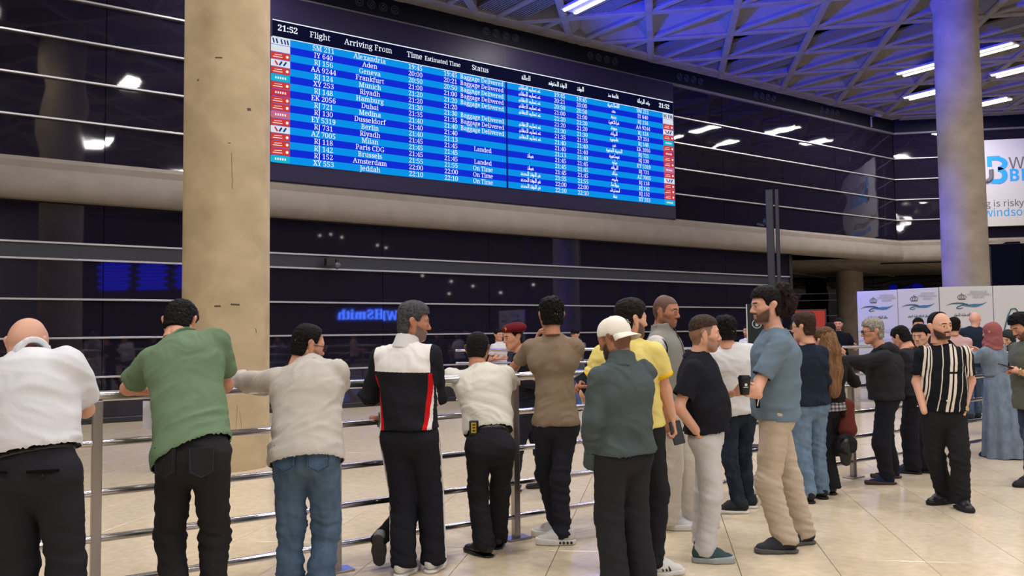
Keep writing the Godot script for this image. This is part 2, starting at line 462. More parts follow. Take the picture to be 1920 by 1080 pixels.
# ------------------------------------------------------------------ a small joined Arabic hand, drawn with strokes; x runs left from the start of the word
const LETTERS := {
	"ا": [0.30, false, [[[0.12, 0.0], [0.12, 0.95]]], []],
	"أ": [0.30, false, [[[0.12, 0.0], [0.12, 0.95]]], [[0.12, 1.15]]],
	"ل": [0.38, true, [[[0, 0], [0.12, 0.0], [0.12, 0.98]], [[0.12, 0], [0.38, 0]]], []],
	"ب": [0.38, true, [[[0, 0], [0.38, 0]], [[0.2, 0], [0.2, 0.32]]], [[0.2, -0.25]]],
	"ت": [0.38, true, [[[0, 0], [0.38, 0]], [[0.2, 0], [0.2, 0.32]]], [[0.12, 0.58], [0.3, 0.58]]],
	"ن": [0.38, true, [[[0, 0], [0.38, 0]], [[0.2, 0], [0.2, 0.32]]], [[0.2, 0.58]]],
	"ي": [0.38, true, [[[0, 0], [0.38, 0]], [[0.2, 0], [0.2, 0.32]]], [[0.12, -0.25], [0.3, -0.25]]],
	"ئ": [0.38, true, [[[0, 0], [0.38, 0]], [[0.2, 0], [0.2, 0.36]]], [[0.2, 0.6]]],
	"ح": [0.6, true, [[[0, 0], [0.6, 0]], [[0.55, 0.0], [0.3, 0.38], [0.05, 0.34]]], []],
	"ج": [0.6, true, [[[0, 0], [0.6, 0]], [[0.55, 0.0], [0.3, 0.38], [0.05, 0.34]]], [[0.3, -0.25]]],
	"خ": [0.6, true, [[[0, 0], [0.6, 0]], [[0.55, 0.0], [0.3, 0.38], [0.05, 0.34]]], [[0.3, 0.65]]],
	"د": [0.42, false, [[[0, 0.0], [0.32, 0.0], [0.3, 0.15], [0.15, 0.5]]], []],
	"ر": [0.36, false, [[[0, 0.0], [0.1, 0.2], [0.14, -0.05], [0.34, -0.3]]], []],
	"س": [0.75, true, [[[0, 0], [0.75, 0]], [[0.15, 0], [0.15, 0.3]], [[0.35, 0], [0.35, 0.3]], [[0.55, 0], [0.55, 0.3]]], []],
	"ض": [0.75, true, [[[0, 0], [0.75, 0]], [[0.1, 0], [0.25, 0.4], [0.5, 0.35], [0.6, 0]]], [[0.35, 0.65]]],
	"ط": [0.6, true, [[[0, 0], [0.6, 0]], [[0.1, 0], [0.2, 0.35], [0.45, 0.3], [0.5, 0]], [[0.42, 0], [0.42, 0.95]]], []],
	"ع": [0.45, true, [[[0, 0], [0.45, 0]], [[0.1, 0], [0.12, 0.35], [0.35, 0.35], [0.3, 0.02]]], []],
	"غ": [0.45, true, [[[0, 0], [0.45, 0]], [[0.1, 0], [0.12, 0.35], [0.35, 0.35], [0.3, 0.02]]], [[0.22, 0.62]]],
	"ف": [0.48, true, [[[0, 0], [0.48, 0]], [[0.12, 0.05], [0.1, 0.4], [0.32, 0.42], [0.3, 0.05]]], [[0.22, 0.7]]],
	"ق": [0.48, true, [[[0, 0], [0.48, 0]], [[0.12, 0.05], [0.1, 0.4], [0.32, 0.42], [0.3, 0.05]]], [[0.12, 0.7], [0.3, 0.7]]],
	"ك": [0.55, true, [[[0, 0], [0.55, 0]], [[0.1, 0.0], [0.12, 0.4], [0.05, 0.95]], [[0.12, 0.4], [0.4, 0.75]]], []],
	"م": [0.45, true, [[[0, 0], [0.45, 0]], [[0.08, 0.0], [0.12, 0.28], [0.32, 0.28], [0.34, 0.0]]], []],
	"ه": [0.5, true, [[[0, 0], [0.5, 0]], [[0.1, 0.0], [0.15, 0.45], [0.4, 0.4], [0.38, 0.0]]], []],
	"ة": [0.4, false, [[[0, 0.0], [0.1, 0.4], [0.3, 0.36], [0.3, 0.0], [0.08, 0.0]]], [[0.08, 0.65], [0.26, 0.65]]],
	"و": [0.42, false, [[[0, 0], [0.3, 0.02], [0.3, 0.35], [0.1, 0.35], [0.1, 0.05], [0.36, -0.3]]], []],
	"ء": [0.3, false, [[[0.22, 0.35], [0.08, 0.3], [0.1, 0.15], [0.28, 0.12]]], []],
	" ": [0.32, false, [], []],
}
func arabic(s: String, size: float) -> Mesh:
	var key := "ar%s%.3f" % [s, size]
	if shapes.has(key):
		return shapes[key]
	var total := 0.0
	for ch in s:
		total += LETTERS[ch][0] if LETTERS.has(ch) else 0.4
	var st := SurfaceTool.new()
	st.begin(Mesh.PRIMITIVE_TRIANGLES)
	st.set_smooth_group(-1)
	var x := total * 0.5
	for ch in s:
		if not LETTERS.has(ch):
			x -= 0.4
			continue
		var L: Array = LETTERS[ch]
		for line in L[2]:
			for k in line.size() - 1:
				var a := Vector2(x - line[k][0], line[k][1]) * size
				var b := Vector2(x - line[k + 1][0], line[k + 1][1]) * size
				var n := (b - a).orthogonal().normalized() * 0.065 * size
				var e := (b - a).normalized() * 0.05 * size
				slab_into(st, PackedVector2Array([a - e + n, b + e + n, b + e - n, a - e - n]), 0.003)
		for q in L[3]:
			var c := Vector2(x - q[0], q[1]) * size
			var r := 0.085 * size
			slab_into(st, PackedVector2Array([c + Vector2(r, 0), c + Vector2(0, r), c + Vector2(-r, 0), c + Vector2(0, -r)]), 0.003)
		x -= L[0]
	st.generate_normals()
	shapes[key] = st.commit()
	return shapes[key]
# ------------------------------------------------------------------ lamps
func lamp(p: Vector3, n: int, e: float) -> void:
	var b := Basis(Vector3.UP, -PI / 4.0)
	var o := thing("ceiling_lamp", "twin white fluorescent tube lamp hung along a ceiling rib", "lamp", p, b, "twin tube lamps under the concrete ceiling")
	put("housing", box_mesh(1.3, 0.06, 0.5, 0.01), LAMPBODY, o, Vector3(0, 0.05, 0))
	for s in [-1.0, 1.0]:
		put("tube", box_mesh(1.24, 0.035, 0.075, 0.012), LAMPGLOW, o, Vector3(0, 0.005, s * 0.16))
	var l := AreaLight3D.new()
	l.name = "ceiling_lamp_light"
	l.area_size = Vector2(1.24, 0.42)
	l.area_normalize_energy = true
	l.area_range = 60.0
	l.light_color = Color(0.99, 0.97, 0.97)
	l.light_energy = e
	l.shadow_enabled = true
	o.add_child(l)
	l.transform = Transform3D(Basis(Vector3.RIGHT, -PI / 2), Vector3(0, -0.03, 0))
func lamps() -> void:
	LAMPBODY = mat(Color(0.7, 0.7, 0.7), 0.5)
	LAMPGLOW = glow(Color(1.0, 0.97, 0.9), 9.0)
	var n := 0
	var spots := [[8.99, -24.53], [10.41, -26.63], [8.53, -28.69], [10.97, -30.24], [-1.46, -19.02], [7.6, -25.9], [14.2, -23.0]]
	for x in [-7.0, -1.5, 4.0, 10.0, 16.5]:
		for z in [-14.5, -9.0, -3.5, 2.0, 7.5]:
			if Vector3(x, 0, z).dot(WN) > -15.5:
				spots.append([x + 0.4 * sin(z), z])
	for s in spots:
		lamp(Vector3(s[0], CEIL - 0.06, s[1]), n, LAMP_E)
		n += 1
func blue_flood(p: Vector3, towards: Vector3, e: float, cone: float, label: String, size := 1.0) -> void:
	var z := (p - towards).normalized()
	var x := Vector3.UP.cross(z).normalized()
	var o := thing("floodlight", label, "floodlight", p, Basis(x, z.cross(x), z))
	put("body", box_mesh(0.32 * size, 0.24 * size, 0.14, 0.02), mat(Color(0.05, 0.05, 0.06), 0.5), o, Vector3(0, 0, 0.09))
	put("lens", box_mesh(0.27 * size, 0.19 * size, 0.01, 0.003), glow(Color(0.1, 0.2, 1.0), 3.0), o, Vector3(0, 0, 0.012))
	put("bracket", box_mesh(0.05, 0.05, 0.16), mat(Color(0.05, 0.05, 0.06), 0.5), o, Vector3(0, -0.1, 0.2))
	var l := SpotLight3D.new()
	l.name = "floodlight_light"
	l.light_color = Color(0.08, 0.16, 1.0)
	l.light_energy = e
	l.spot_range = 60.0
	l.spot_attenuation = 2.0
	l.spot_angle = cone
	l.spot_angle_attenuation = 0.6
	l.light_size = 0.12
	l.shadow_enabled = true
	o.add_child(l)
	l.position = Vector3(0, 0, -0.03)

# ------------------------------------------------------------------ boards, signs and other furniture
func furniture() -> void:
	var sans := SystemFont.new()
	sans.font_names = PackedStringArray(["Droid Sans"])
	var sansb := SystemFont.new()
	sansb.font_names = PackedStringArray(["Droid Sans"])
	sansb.font_weight = 700
	# the hanging advert on the far wall
	var C := wl(26.15, 0)
	var k := (C.z + 0.16 - EYE.z) / ray(1838, 344).z
	var tl := EYE + ray(1838, 263) * ((C.z + 0.16) / ray(1838, 263).z)
	var bl := EYE + ray(1842, 425) * ((C.z + 0.16) / ray(1842, 425).z)
	var w := 5.6
	var h := tl.y - bl.y
	var ad := thing("advert_board", "large white advert board with blue and grey lettering on the far wall", "advert", Vector3(tl.x - 1.0, bl.y, C.z + 0.12))
	put("panel", box_mesh(w, h, 0.06, 0.01), mat(Color(0.70, 0.69, 0.68), 0.8), ad, Vector3(w * 0.5, h * 0.5, 0))
	var grey := mat(Color(0.36, 0.35, 0.36), 0.8)
	var blue := mat(Color(0.13, 0.55, 0.80), 0.8)
	var sc := (C - EYE).length() / 1600.0
	# places on the board from the picture, metres from its lower left corner
	var on := func(x: float, y: float) -> Vector3:
		var r := ray(x, y)
		var p := EYE + r * ((C.z + 0.16) / r.z)
		return p - ad.position + Vector3(0, 0, 0.0)
	# the emblem: a hook of grey and two bowls of blue
	var bow := SurfaceTool.new()
	bow.begin(Mesh.PRIMITIVE_TRIANGLES)
	var pa: Vector3 = on.call(1852, 302)
	for s in 2:
		var c: Vector3 = on.call(1871, 307 if s == 0 else 329)
		var out := PackedVector2Array()
		for q in 13:
			var a := lerpf(PI / 2, -PI / 2, q / 12.0)
			out.append(Vector2(c.x + cos(a) * 0.32, c.y + sin(a) * (0.24 if s == 0 else 0.30)))
		for q in 13:
			var a := lerpf(-PI / 2, PI / 2, q / 12.0)
			out.append(Vector2(c.x + cos(a) * 0.14, c.y + sin(a) * (0.10 if s == 0 else 0.14)))
		slab_into(bow, out, 0.012)
	bow.generate_normals()
	put("emblem", bow.commit(), blue, ad, Vector3(0, 0, 0.04))
	var e0: Vector3 = on.call(1856, 298)
	var e1: Vector3 = on.call(1866, 341)
	put("emblem", box_mesh(0.42, 0.15, 0.012), blue, ad, Vector3(e0.x + 0.12, e0.y + 0.02, 0.042))
	put("emblem", box_mesh(0.15, 0.36, 0.012), blue, ad, Vector3(e0.x - 0.02, e0.y - 0.09, 0.044))
	put("emblem", box_mesh(0.3, 0.15, 0.012), blue, ad, Vector3(e1.x + 0.02, e1.y + 0.02, 0.046))
	var hook := []
	for q in 12:
		var a := lerpf(0.0, -PI * 0.62, q / 11.0)
		var c: Vector3 = on.call(1848, 330)
		hook.append(Vector3(c.x + cos(a) * 0.19, c.y + sin(a) * 0.19, 0.04))
	hook.push_front(hook[0] + Vector3(0, 0.22, 0))
	put("emblem", tube_mesh(hook, 0.075, 8), grey, ad)
	var wtxt := func(s: String, x: float, y: float, px: float, m: Material, f: Font) -> void:
		var t := TextMesh.new()
		t.text = s
		t.font = f
		t.font_size = 48
		t.pixel_size = px * sc / 48.0 * 1.34
		t.depth = 0.006
		t.horizontal_alignment = HORIZONTAL_ALIGNMENT_LEFT
		var o := put("lettering", t, m, ad)
		o.position = on.call(x, y) + Vector3(0, 0, 0.04)
		o.position.z = 0.034
	wtxt.call("WINDSOR", 1891, 306, 21.0, grey, sans)
	wtxt.call("BROKERS", 1891, 329, 21.0, blue, sansb)
	wtxt.call("Trading is risky and may", 1795, 384, 11.5, grey, sans)
	wtxt.call("windsorbrokers", 1845, 399, 14.0, blue, sans)
	# white partition boards of the airport
	var bm := mat(Color(0.74, 0.735, 0.735), 0.6)
	var corners := [[1607.0, 547.0, 18.6], [1683.0, 543.0, 17.9], [1760.0, 538.5, 17.3], [1860.0, 536.0, 17.1], [1975.0, 534.0, 16.9]]
	for n in 4:
		var a := at(corners[n][0], corners[n][1], corners[n][2])
		var b := at(corners[n + 1][0], corners[n + 1][1], corners[n + 1][2])
		var top := (a.y + b.y) * 0.5
		a.y = 0
		b.y = 0
		var x := (b - a).normalized()
		var z := x.cross(Vector3.UP)
		var wd := (b - a).length()
		var where := ["with the leftmost crown emblem, at the free end of the row", "second from the free end of the row", "just right of the corner, behind the striped shirt", "last in the row, with a green arch outline"]
		var o := thing("partition_board", "white partition board with crown and blue swoosh, " + where[n], "partition", (a + b) * 0.5, Basis(x, Vector3.UP, z), "white airport partition boards")
		put("panel", box_mesh(wd - 0.012, top - 0.02, 0.05, 0.006), bm, o, Vector3(0, top * 0.5 + 0.01, 0))
		var cx := 0.0 if n < 3 else 0.42
		board_print(o, Vector3(cx, top, 0.03), minf(wd, 0.95), sans)
		if n == 3:
			put("arch_outline", tube_mesh([Vector3(-0.5, top - 1.35, 0.03), Vector3(-0.44, top - 1.1, 0.03), Vector3(-0.3, top - 0.6, 0.03), Vector3(-0.24, top - 0.47, 0.03), Vector3(-0.16, top - 0.46, 0.03), Vector3(-0.1, top - 0.55, 0.03), Vector3(0.2, top - 1.2, 0.03)], 0.014, 6), mat(Color(0.22, 0.38, 0.38), 0.6), o)
	# twin dark mast by the passage
	var mp := at(1455, 640, 19.2)
	mp.y = 0
	var top_h := at(1455, 353, 19.2).y
	var mast := thing("signal_mast", "slim dark twin-profile mast rising behind the curly-haired person", "mast", mp)
	var zz := (EYE - mp).slide(Vector3.UP).normalized()
	var mb := Basis(Vector3.UP.cross(zz), Vector3.UP, zz)
	put("profile", box_mesh(0.165, top_h, 0.16, 0.015), mat(Color(0.13, 0.13, 0.17), 0.5), mast, mb * Vector3(-0.055, top_h * 0.5, 0), mb)
	put("profile", box_mesh(0.085, top_h, 0.14, 0.012), mat(Color(0.13, 0.13, 0.17), 0.5), mast, mb * Vector3(0.105, top_h * 0.5, 0), mb)
	put("foot", box_mesh(0.5, 0.02, 0.4, 0.004), mat(Color(0.1, 0.1, 0.12), 0.5), mast, Vector3(0, 0.01, 0), mb)
	# dark towers beyond the boards
	for s in [[1886.0, 457.0, 21.0, 0.72], [1903.0, 453.0, 22.5, 0.35], [1925.0, 456.0, 21.5, 0.4]]:
		var p := at(s[0], 600, s[2])
		p.y = 0
		var hh := at(s[0], s[1], s[2]).y
		var names := {1886.0: "broad dark display tower beyond the white boards", 1903.0: "narrow dark tower between two display towers beyond the boards", 1925.0: "rightmost dark display tower beyond the white boards"}
		var t := thing("display_tower", names[s[0]], "tower", p, mb, "dark towers beyond the white boards")
		put("case", box_mesh(s[3], hh, 0.3, 0.02), mat(Color(0.03, 0.035, 0.10), 0.7, 0.0, 0.15), t, Vector3(0, hh * 0.5, 0))
		put("side_panel", box_mesh(0.08, hh - 0.1, 0.32, 0.01), mat(Color(0.04, 0.05, 0.14), 0.35), t, Vector3(-s[3] * 0.5 + 0.03, hh * 0.5, 0))
	# red framed board and dark green sign, far behind the group
	var rp := at(1518, 605, 17.6)
	var rb := thing("red_board", "red framed picture board standing behind the group", "board", Vector3(rp.x, 0, rp.z), mb * Basis(Vector3.BACK, 0.0))
	put("frame", box_mesh(0.66, 1.0, 0.05, 0.01), mat(Color(0.20, 0.10, 0.07), 0.6), rb, Vector3(0, at(1518, 580, 17.6).y - 0.5, 0))
	put("picture", box_mesh(0.6, 0.94, 0.01), mat(Color(0.64, 0.17, 0.10), 0.7), rb, Vector3(0, at(1518, 580, 17.6).y - 0.5, 0.028))
	put("motif", slab_mesh(PackedVector2Array([Vector2(-0.1, 0), Vector2(-0.06, 0.06), Vector2(0.0, 0.08), Vector2(0.07, 0.05), Vector2(0.1, -0.02), Vector2(0.04, 0.01), Vector2(-0.04, 0.0)]), 0.01), mat(Color(0.33, 0.08, 0.07), 0.7), rb, Vector3(0.02, at(1518, 580, 17.6).y - 0.12, 0.036))
	for s in [-1.0, 1.0]:
		put("leg", box_mesh(0.04, 0.8, 0.04), mat(Color(0.12, 0.1, 0.09), 0.6), rb, Vector3(s * 0.26, 0.4, -0.03))
	var gp := at(1424, 620, 11.2)
	var gs := thing("menu_sign", "dark green upright sign with pale emblem behind the curly-haired person", "sign", Vector3(gp.x, 0, gp.z), mb)
	var gh := at(1424, 570, 11.2).y
	put("panel", box_mesh(0.3, gh - 0.55, 0.04, 0.006), mat(Color(0.06, 0.10, 0.11), 0.4), gs, Vector3(0, (gh + 0.55) * 0.5, 0))
	put("edge", box_mesh(0.014, gh - 0.55, 0.05), mat(Color(0.75, 0.75, 0.73), 0.5), gs, Vector3(-0.155, (gh + 0.55) * 0.5, 0))
	var em := TorusMesh.new()
	em.inner_radius = 0.05
	em.outer_radius = 0.062
	put("emblem", em, mat(Color(0.6, 0.68, 0.68), 0.7), gs, Vector3(-0.03, gh - 0.26, 0.022), Basis(Vector3.RIGHT, PI / 2))
	put("emblem_centre", box_mesh(0.035, 0.06, 0.006, 0.002), mat(Color(0.6, 0.68, 0.68), 0.7), gs, Vector3(-0.03, gh - 0.26, 0.022))
	for q in 2:
		put("headline", box_mesh(0.15, 0.016, 0.006), mat(Color(0.78, 0.75, 0.6), 0.7), gs, Vector3(-0.02, gh - 0.08 - q * 0.03, 0.022))
	put("stand", box_mesh(0.05, 0.56, 0.04), mat(Color(0.1, 0.1, 0.1), 0.5), gs, Vector3(0, 0.28, 0))
	put("foot", box_mesh(0.3, 0.02, 0.3), mat(Color(0.1, 0.1, 0.1), 0.5), gs, Vector3(0, 0.01, 0))
	# security camera on the dark band, another high in the corner
	var cam1 := thing("security_camera", "small dome security camera fixed to the dark band of the glass wall", "camera", wl(4.4, 3.05, 0.16), Basis(WD, Vector3.UP, WN))
	put("box", box_mesh(0.2, 0.17, 0.14, 0.01), mat(Color(0.06, 0.06, 0.07), 0.5), cam1, Vector3(-0.05, 0.02, 0.06))
	var dm := SphereMesh.new()
	dm.radius = 0.075
	dm.height = 0.15
	put("dome", dm, mat(Color(0.28, 0.28, 0.31), 0.25), cam1, Vector3(0.1, -0.05, 0.1))
	put("neck", cyl_mesh(0.03, 0.03, 0.1, 12), mat(Color(0.06, 0.06, 0.07), 0.5), cam1, Vector3(0.1, 0.03, 0.08))
	var c2 := thing("security_camera", "white bullet security camera on a bracket high in the corner", "camera", wl(24.6, 8.98, 0.3), Basis(WD, Vector3.UP, WN))
	put("bracket", box_mesh(0.04, 0.36, 0.04), mat(Color(0.5, 0.48, 0.48), 0.5), c2, Vector3(-0.1, -0.2, -0.1))
	put("body", box_mesh(0.3, 0.13, 0.13, 0.02), mat(Color(0.62, 0.58, 0.56), 0.5), c2, Vector3(0.1, 0.05, 0.06))
	put("arm", box_mesh(0.03, 0.03, 0.25), mat(Color(0.3, 0.3, 0.3), 0.5), c2, Vector3(-0.02, 0.0, -0.05))
	# white leaflet hanging at the foot of the glass wall, left of the column
	var lp := at(278, 760, 8.9)
	var lf := thing("paper_sheet", "white paper sheet hanging from the railing beside the green t-shirt", "paper", Vector3(lp.x, lp.y, lp.z), mb)
	lf.position = at(276, 778, 4.95)
	put("sheet", box_mesh(0.06, 0.16, 0.003), mat(Color(0.82, 0.82, 0.84), 0.8), lf)
	# shops along the right-hand side, seen mirrored in the glass
	var shop := thing("shop_sign", "glowing blue bookshop sign on the dark wall across the hall", "sign", Vector3(23.9, 2.75, -7.27), Basis(Vector3.BACK, Vector3.UP, Vector3.LEFT))
	put("back_plate", box_mesh(4.6, 0.9, 0.08, 0.01), mat(Color(0.05, 0.05, 0.06), 0.5), shop, Vector3(0, 0, 0.05))
	var serif := SystemFont.new()
	serif.font_names = PackedStringArray(["Droid Serif"])
	serif.font_weight = 700
	put("lettering", text_mesh("WHSmith", 0.74, serif, 0.03), glow(Color(0.25, 0.42, 1.0), 24.0), shop, Vector3(0, 0, 0.11))
	var sl := AreaLight3D.new()
	sl.name = "shop_sign_light"
	sl.area_size = Vector2(2.8, 0.5)
	sl.area_normalize_energy = true
	sl.light_color = Color(0.25, 0.42, 1.0)
	sl.light_energy = 0.6
	sl.shadow_enabled = true
	shop.add_child(sl)
	sl.transform = Transform3D(Basis(Vector3.UP, PI), Vector3(0, 0, 0.16))
func mirrored_side() -> void:
	# what the glass wall mirrors from across the hall: another blue board and rows of small downlights
	var b := thing("wall_display", "wide blue screen of lines high in the rear corner of the hall", "display", Vector3(23.85, 5.4, 6.6), Basis(Vector3.BACK, Vector3.UP, Vector3.LEFT))
	put("case", box_mesh(7.6, 2.0, 0.1, 0.01), mat(Color(0.03, 0.03, 0.05), 0.6), b, Vector3(0, 0, 0.06))
	var g := glow(Color(0.05, 0.12, 1.0), 5.0)
	for k in 9:
		for q in 3:
			put("screen_line", box_mesh(1.6 + 0.5 * ((k + q) % 2), 0.11, 0.02), g, b, Vector3(-2.5 + q * 2.5, -0.8 + k * 0.2, 0.12))
	var spots := [[6.87, -7.8], [6.69, -8.4], [5.35, -10.5], [5.0, -10.6], [4.62, -12.33], [4.36, -17.1], [3.95, -15.2], [4.32, -13.6], [3.92, -12.2], [7.6, -4.9], [7.55, -4.2], [7.4, -5.6], [6.2, -2.4]]
	var lg := glow(Color(1.0, 0.95, 0.9), 8.0)
	for k in spots.size():
		var o := thing("downlight", "small round downlight on the wall across the hall", "lamp", Vector3(23.9, spots[k][0], spots[k][1]), Basis(Vector3.BACK, Vector3.UP, Vector3.LEFT), "small downlights across the hall")
		put("ring", cyl_mesh(0.09, 0.09, 0.06, 16), mat(Color(0.2, 0.2, 0.2), 0.6), o, Vector3(0, 0, 0.03), Basis(Vector3.RIGHT, PI / 2))
		put("lens", cyl_mesh(0.065, 0.065, 0.02, 16), lg, o, Vector3(0, 0, 0.07), Basis(Vector3.RIGHT, PI / 2))
func board_print(o: Node3D, top: Vector3, w: float, f: Font) -> void:
	var teal := mat(Color(0.22, 0.42, 0.54), 0.7)
	var deep := mat(Color(0.18, 0.34, 0.42), 0.7)
	var pale := mat(Color(0.66, 0.66, 0.69), 0.7)
	var ink := mat(Color(0.30, 0.31, 0.35), 0.7)
	var k := w / 0.95
	# crown
	var st := SurfaceTool.new()
	st.begin(Mesh.PRIMITIVE_TRIANGLES)
	for s in [-1.0, -0.45, 0.0, 0.45, 1.0]:
		var pts := []
		for q in 6:
			var a := q / 5.0
			pts.append(Vector3(s * (0.045 + 0.03 * sin(a * PI)) * (1.0 - 0.5 * a * a), 0.02 + a * 0.07, 0))
		tube_into(st, pts, 0.005, 5)
	tube_into(st, [Vector3(-0.055, 0.012, 0), Vector3(0.055, 0.012, 0)], 0.008, 5)
	tube_into(st, [Vector3(0, 0.09, 0), Vector3(0, 0.115, 0)], 0.007, 5)
	st.generate_normals()
	put("crown", st.commit(), ink, o, top + Vector3(-0.08 * k, -0.27, 0), Basis.from_scale(Vector3(1.2, 1.2, 0.4)))
	# swoosh: two tapering ribbons
	var sw := func(pts: Array, m: Material) -> void:
		var up := SurfaceTool.new()
		up.begin(Mesh.PRIMITIVE_TRIANGLES)
		for q in pts.size() - 1:
			var a := Vector2(pts[q][0], pts[q][1])
			var b := Vector2(pts[q + 1][0], pts[q + 1][1])
			slab_into(up, PackedVector2Array([(a + Vector2(0, pts[q][2])) * k, (b + Vector2(0, pts[q + 1][2])) * k, (b - Vector2(0, pts[q + 1][2])) * k, (a - Vector2(0, pts[q][2])) * k]), 0.004)
		up.generate_normals()
		put("swoosh", up.commit(), m, o, top + Vector3(0, -0.33, 0))
	sw.call([[-0.38, -0.045, 0.001], [-0.28, -0.012, 0.010], [-0.18, -0.004, 0.014], [-0.06, -0.01, 0.015], [0.0, -0.03, 0.012], [0.06, -0.058, 0.008]], deep)
	sw.call([[0.02, -0.02, 0.008], [-0.08, -0.045, 0.012], [-0.16, -0.075, 0.012], [-0.19, -0.1, 0.010], [-0.14, -0.118, 0.008], [-0.06, -0.098, 0.006]], deep)
	sw.call([[-0.06, -0.06, 0.002], [0.04, -0.055, 0.022], [0.14, -0.055, 0.034], [0.22, -0.052, 0.026], [0.3, -0.03, 0.012], [0.38, 0.012, 0.002]], teal)
	put("lettering", arabic("مطار الملكة علياء الدولي", 0.052 * k), ink, o, top + Vector3(0.0, -0.64 * 0.92, 0.001))
	for q in 3:
		put("lettering", text_mesh(["QUEEN ALIA", "INTERNATIONAL", "AIRPORT"][q], 0.058 * k, f, 0.003), pale, o, top + Vector3(0.23 * k, -0.11 - q * 0.055, 0.001))
	# pale waves below
	for q in 2:
		var up := PackedVector2Array()
		var lo := []
		for n in 13:
			var x := lerpf(-0.46, 0.46, n / 12.0) * k
			up.append(Vector2(x, -0.86 - q * 0.2 + 0.08 * n / 12.0 + 0.03 * sin(n * 0.5)))
			lo.append(Vector2(x, -0.90 - q * 0.2 + 0.04 * n / 12.0 + 0.05 * sin(n * 0.42)))
		lo.reverse()
		for p in lo:
			up.append(p)
		put("wave", slab_mesh(up, 0.003), pale, o, top)
# ------------------------------------------------------------------ pixels to places
func ray(x: float, y: float) -> Vector3:
	return CB * Vector3((x - 960.0) / F, (540.0 - y) / F, -1.0)
func at(x: float, y: float, d: float) -> Vector3:
	return EYE + ray(x, y) * d
func gnd(x: float, y: float, h := 0.0) -> Vector3:
	var r := ray(x, y)
	return EYE + r * ((h - EYE.y) / r.y)
func wl(t: float, h: float, o := 0.0) -> Vector3:
	return W0 + WD * t + Vector3.UP * h + WN * o

# ------------------------------------------------------------------ naming and adding
func numbered(called: String) -> String:
	var n: int = counts.get(called, 0)
	counts[called] = n + 1
	return called if n == 0 else "%s_%03d" % [called, n]
func tag(o: Node3D, label: String, category: String, group := "") -> Node3D:
	o.set_meta("label", label)
	o.set_meta("category", category)
	if group != "":
		o.set_meta("group", group)
	return o
func thing(called: String, label: String, category: String, where := Vector3.ZERO, turn := Basis.IDENTITY, group := "") -> Node3D:
	var o := Node3D.new()
	o.name = numbered(called)
	add_child(o)
	o.transform = Transform3D(turn, where)
	return tag(o, label, category, group)
func struct(called: String, where := Vector3.ZERO, turn := Basis.IDENTITY) -> Node3D:
	var o := Node3D.new()
	o.name = called
	add_child(o)
	o.transform = Transform3D(turn, where)
	o.set_meta("kind", "structure")
	return o
func put(called: String, mesh: Mesh, m: Material, parent: Node, where := Vector3.ZERO, turn := Basis.IDENTITY) -> MeshInstance3D:
	var o := MeshInstance3D.new()
	o.mesh = mesh
	o.material_override = m
	o.name = called
	o.transform = Transform3D(turn, where)
	if parent == self:
		o.name = numbered(called)
	parent.add_child(o, true)
	return o

# ------------------------------------------------------------------ materials
func mat(c: Color, rough := 0.8, metal := 0.0, spec := 0.5) -> StandardMaterial3D:
	var key := "%s|%.3f|%.3f|%.2f" % [c.to_html(), rough, metal, spec]
	if mats.has(key):
		return mats[key]
	var m := StandardMaterial3D.new()
	m.albedo_color = c
	m.roughness = rough
	m.metallic = metal
	m.metallic_specular = spec
	mats[key] = m
	return m
func glow(c: Color, e: float) -> StandardMaterial3D:
	var m := StandardMaterial3D.new()
	m.albedo_color = Color(0.01, 0.01, 0.01)
	m.roughness = 0.9
	m.metallic_specular = 0.1
	m.emission_enabled = true
	m.emission = c
	m.emission_energy_multiplier = e
	return m
func noise_tex(freq: float, octaves: int, seed_: int, lo: Color, hi: Color, size := 512, kind := FastNoiseLite.TYPE_SIMPLEX_SMOOTH) -> NoiseTexture2D:
	var n := FastNoiseLite.new()
	n.noise_type = kind
	n.frequency = freq
	n.fractal_octaves = octaves
	n.seed = seed_
	var t := NoiseTexture2D.new()
	t.noise = n
	t.width = size
	t.height = size
	t.seamless = true
	var g := Gradient.new()
	g.set_color(0, lo)
	g.set_color(1, hi)
	t.color_ramp = g
	return t
func normal_tex(freq: float, octaves: int, seed_: int, bump: float, size := 512) -> NoiseTexture2D:
	var n := FastNoiseLite.new()
	n.noise_type = FastNoiseLite.TYPE_SIMPLEX_SMOOTH
	n.frequency = freq
	n.fractal_octaves = octaves
	n.seed = seed_
	var t := NoiseTexture2D.new()
	t.noise = n
	t.width = size
	t.height = size
	t.seamless = true
	t.as_normal_map = true
	t.bump_strength = bump
	return t
func cloth(c: Color, rough := 0.92) -> StandardMaterial3D:
	var key := "cloth" + c.to_html() + str(rough)
	if mats.has(key):
		return mats[key]
	var m := StandardMaterial3D.new()
	m.albedo_color = c
	m.roughness = rough
	m.metallic_specular = 0.25
	m.normal_enabled = true
	m.normal_texture = T_CLOTH
	m.normal_scale = 0.12
	m.uv1_triplanar = true
	m.uv1_scale = Vector3(1.7, 1.7, 1.7)
	mats[key] = m
	return m
func hair_mat(c: Color) -> StandardMaterial3D:
	var key := "hair" + c.to_html()
	if mats.has(key):
		return mats[key]
	if T_HAIR == null:
		T_HAIR = normal_tex(0.06, 3, 17, 14.0, 256)
	var m := StandardMaterial3D.new()
	m.albedo_texture = noise_tex(0.05, 3, 9, c.darkened(0.4), Color(c.r * 1.15, c.g * 1.15, c.b * 1.15), 128)
	m.roughness = 0.65
	m.metallic_specular = 0.22
	m.normal_enabled = true
	m.normal_texture = T_HAIR
	m.normal_scale = 0.8
	m.uv1_triplanar = true
	m.uv1_scale = Vector3(7, 3, 7)
	mats[key] = m
	return m
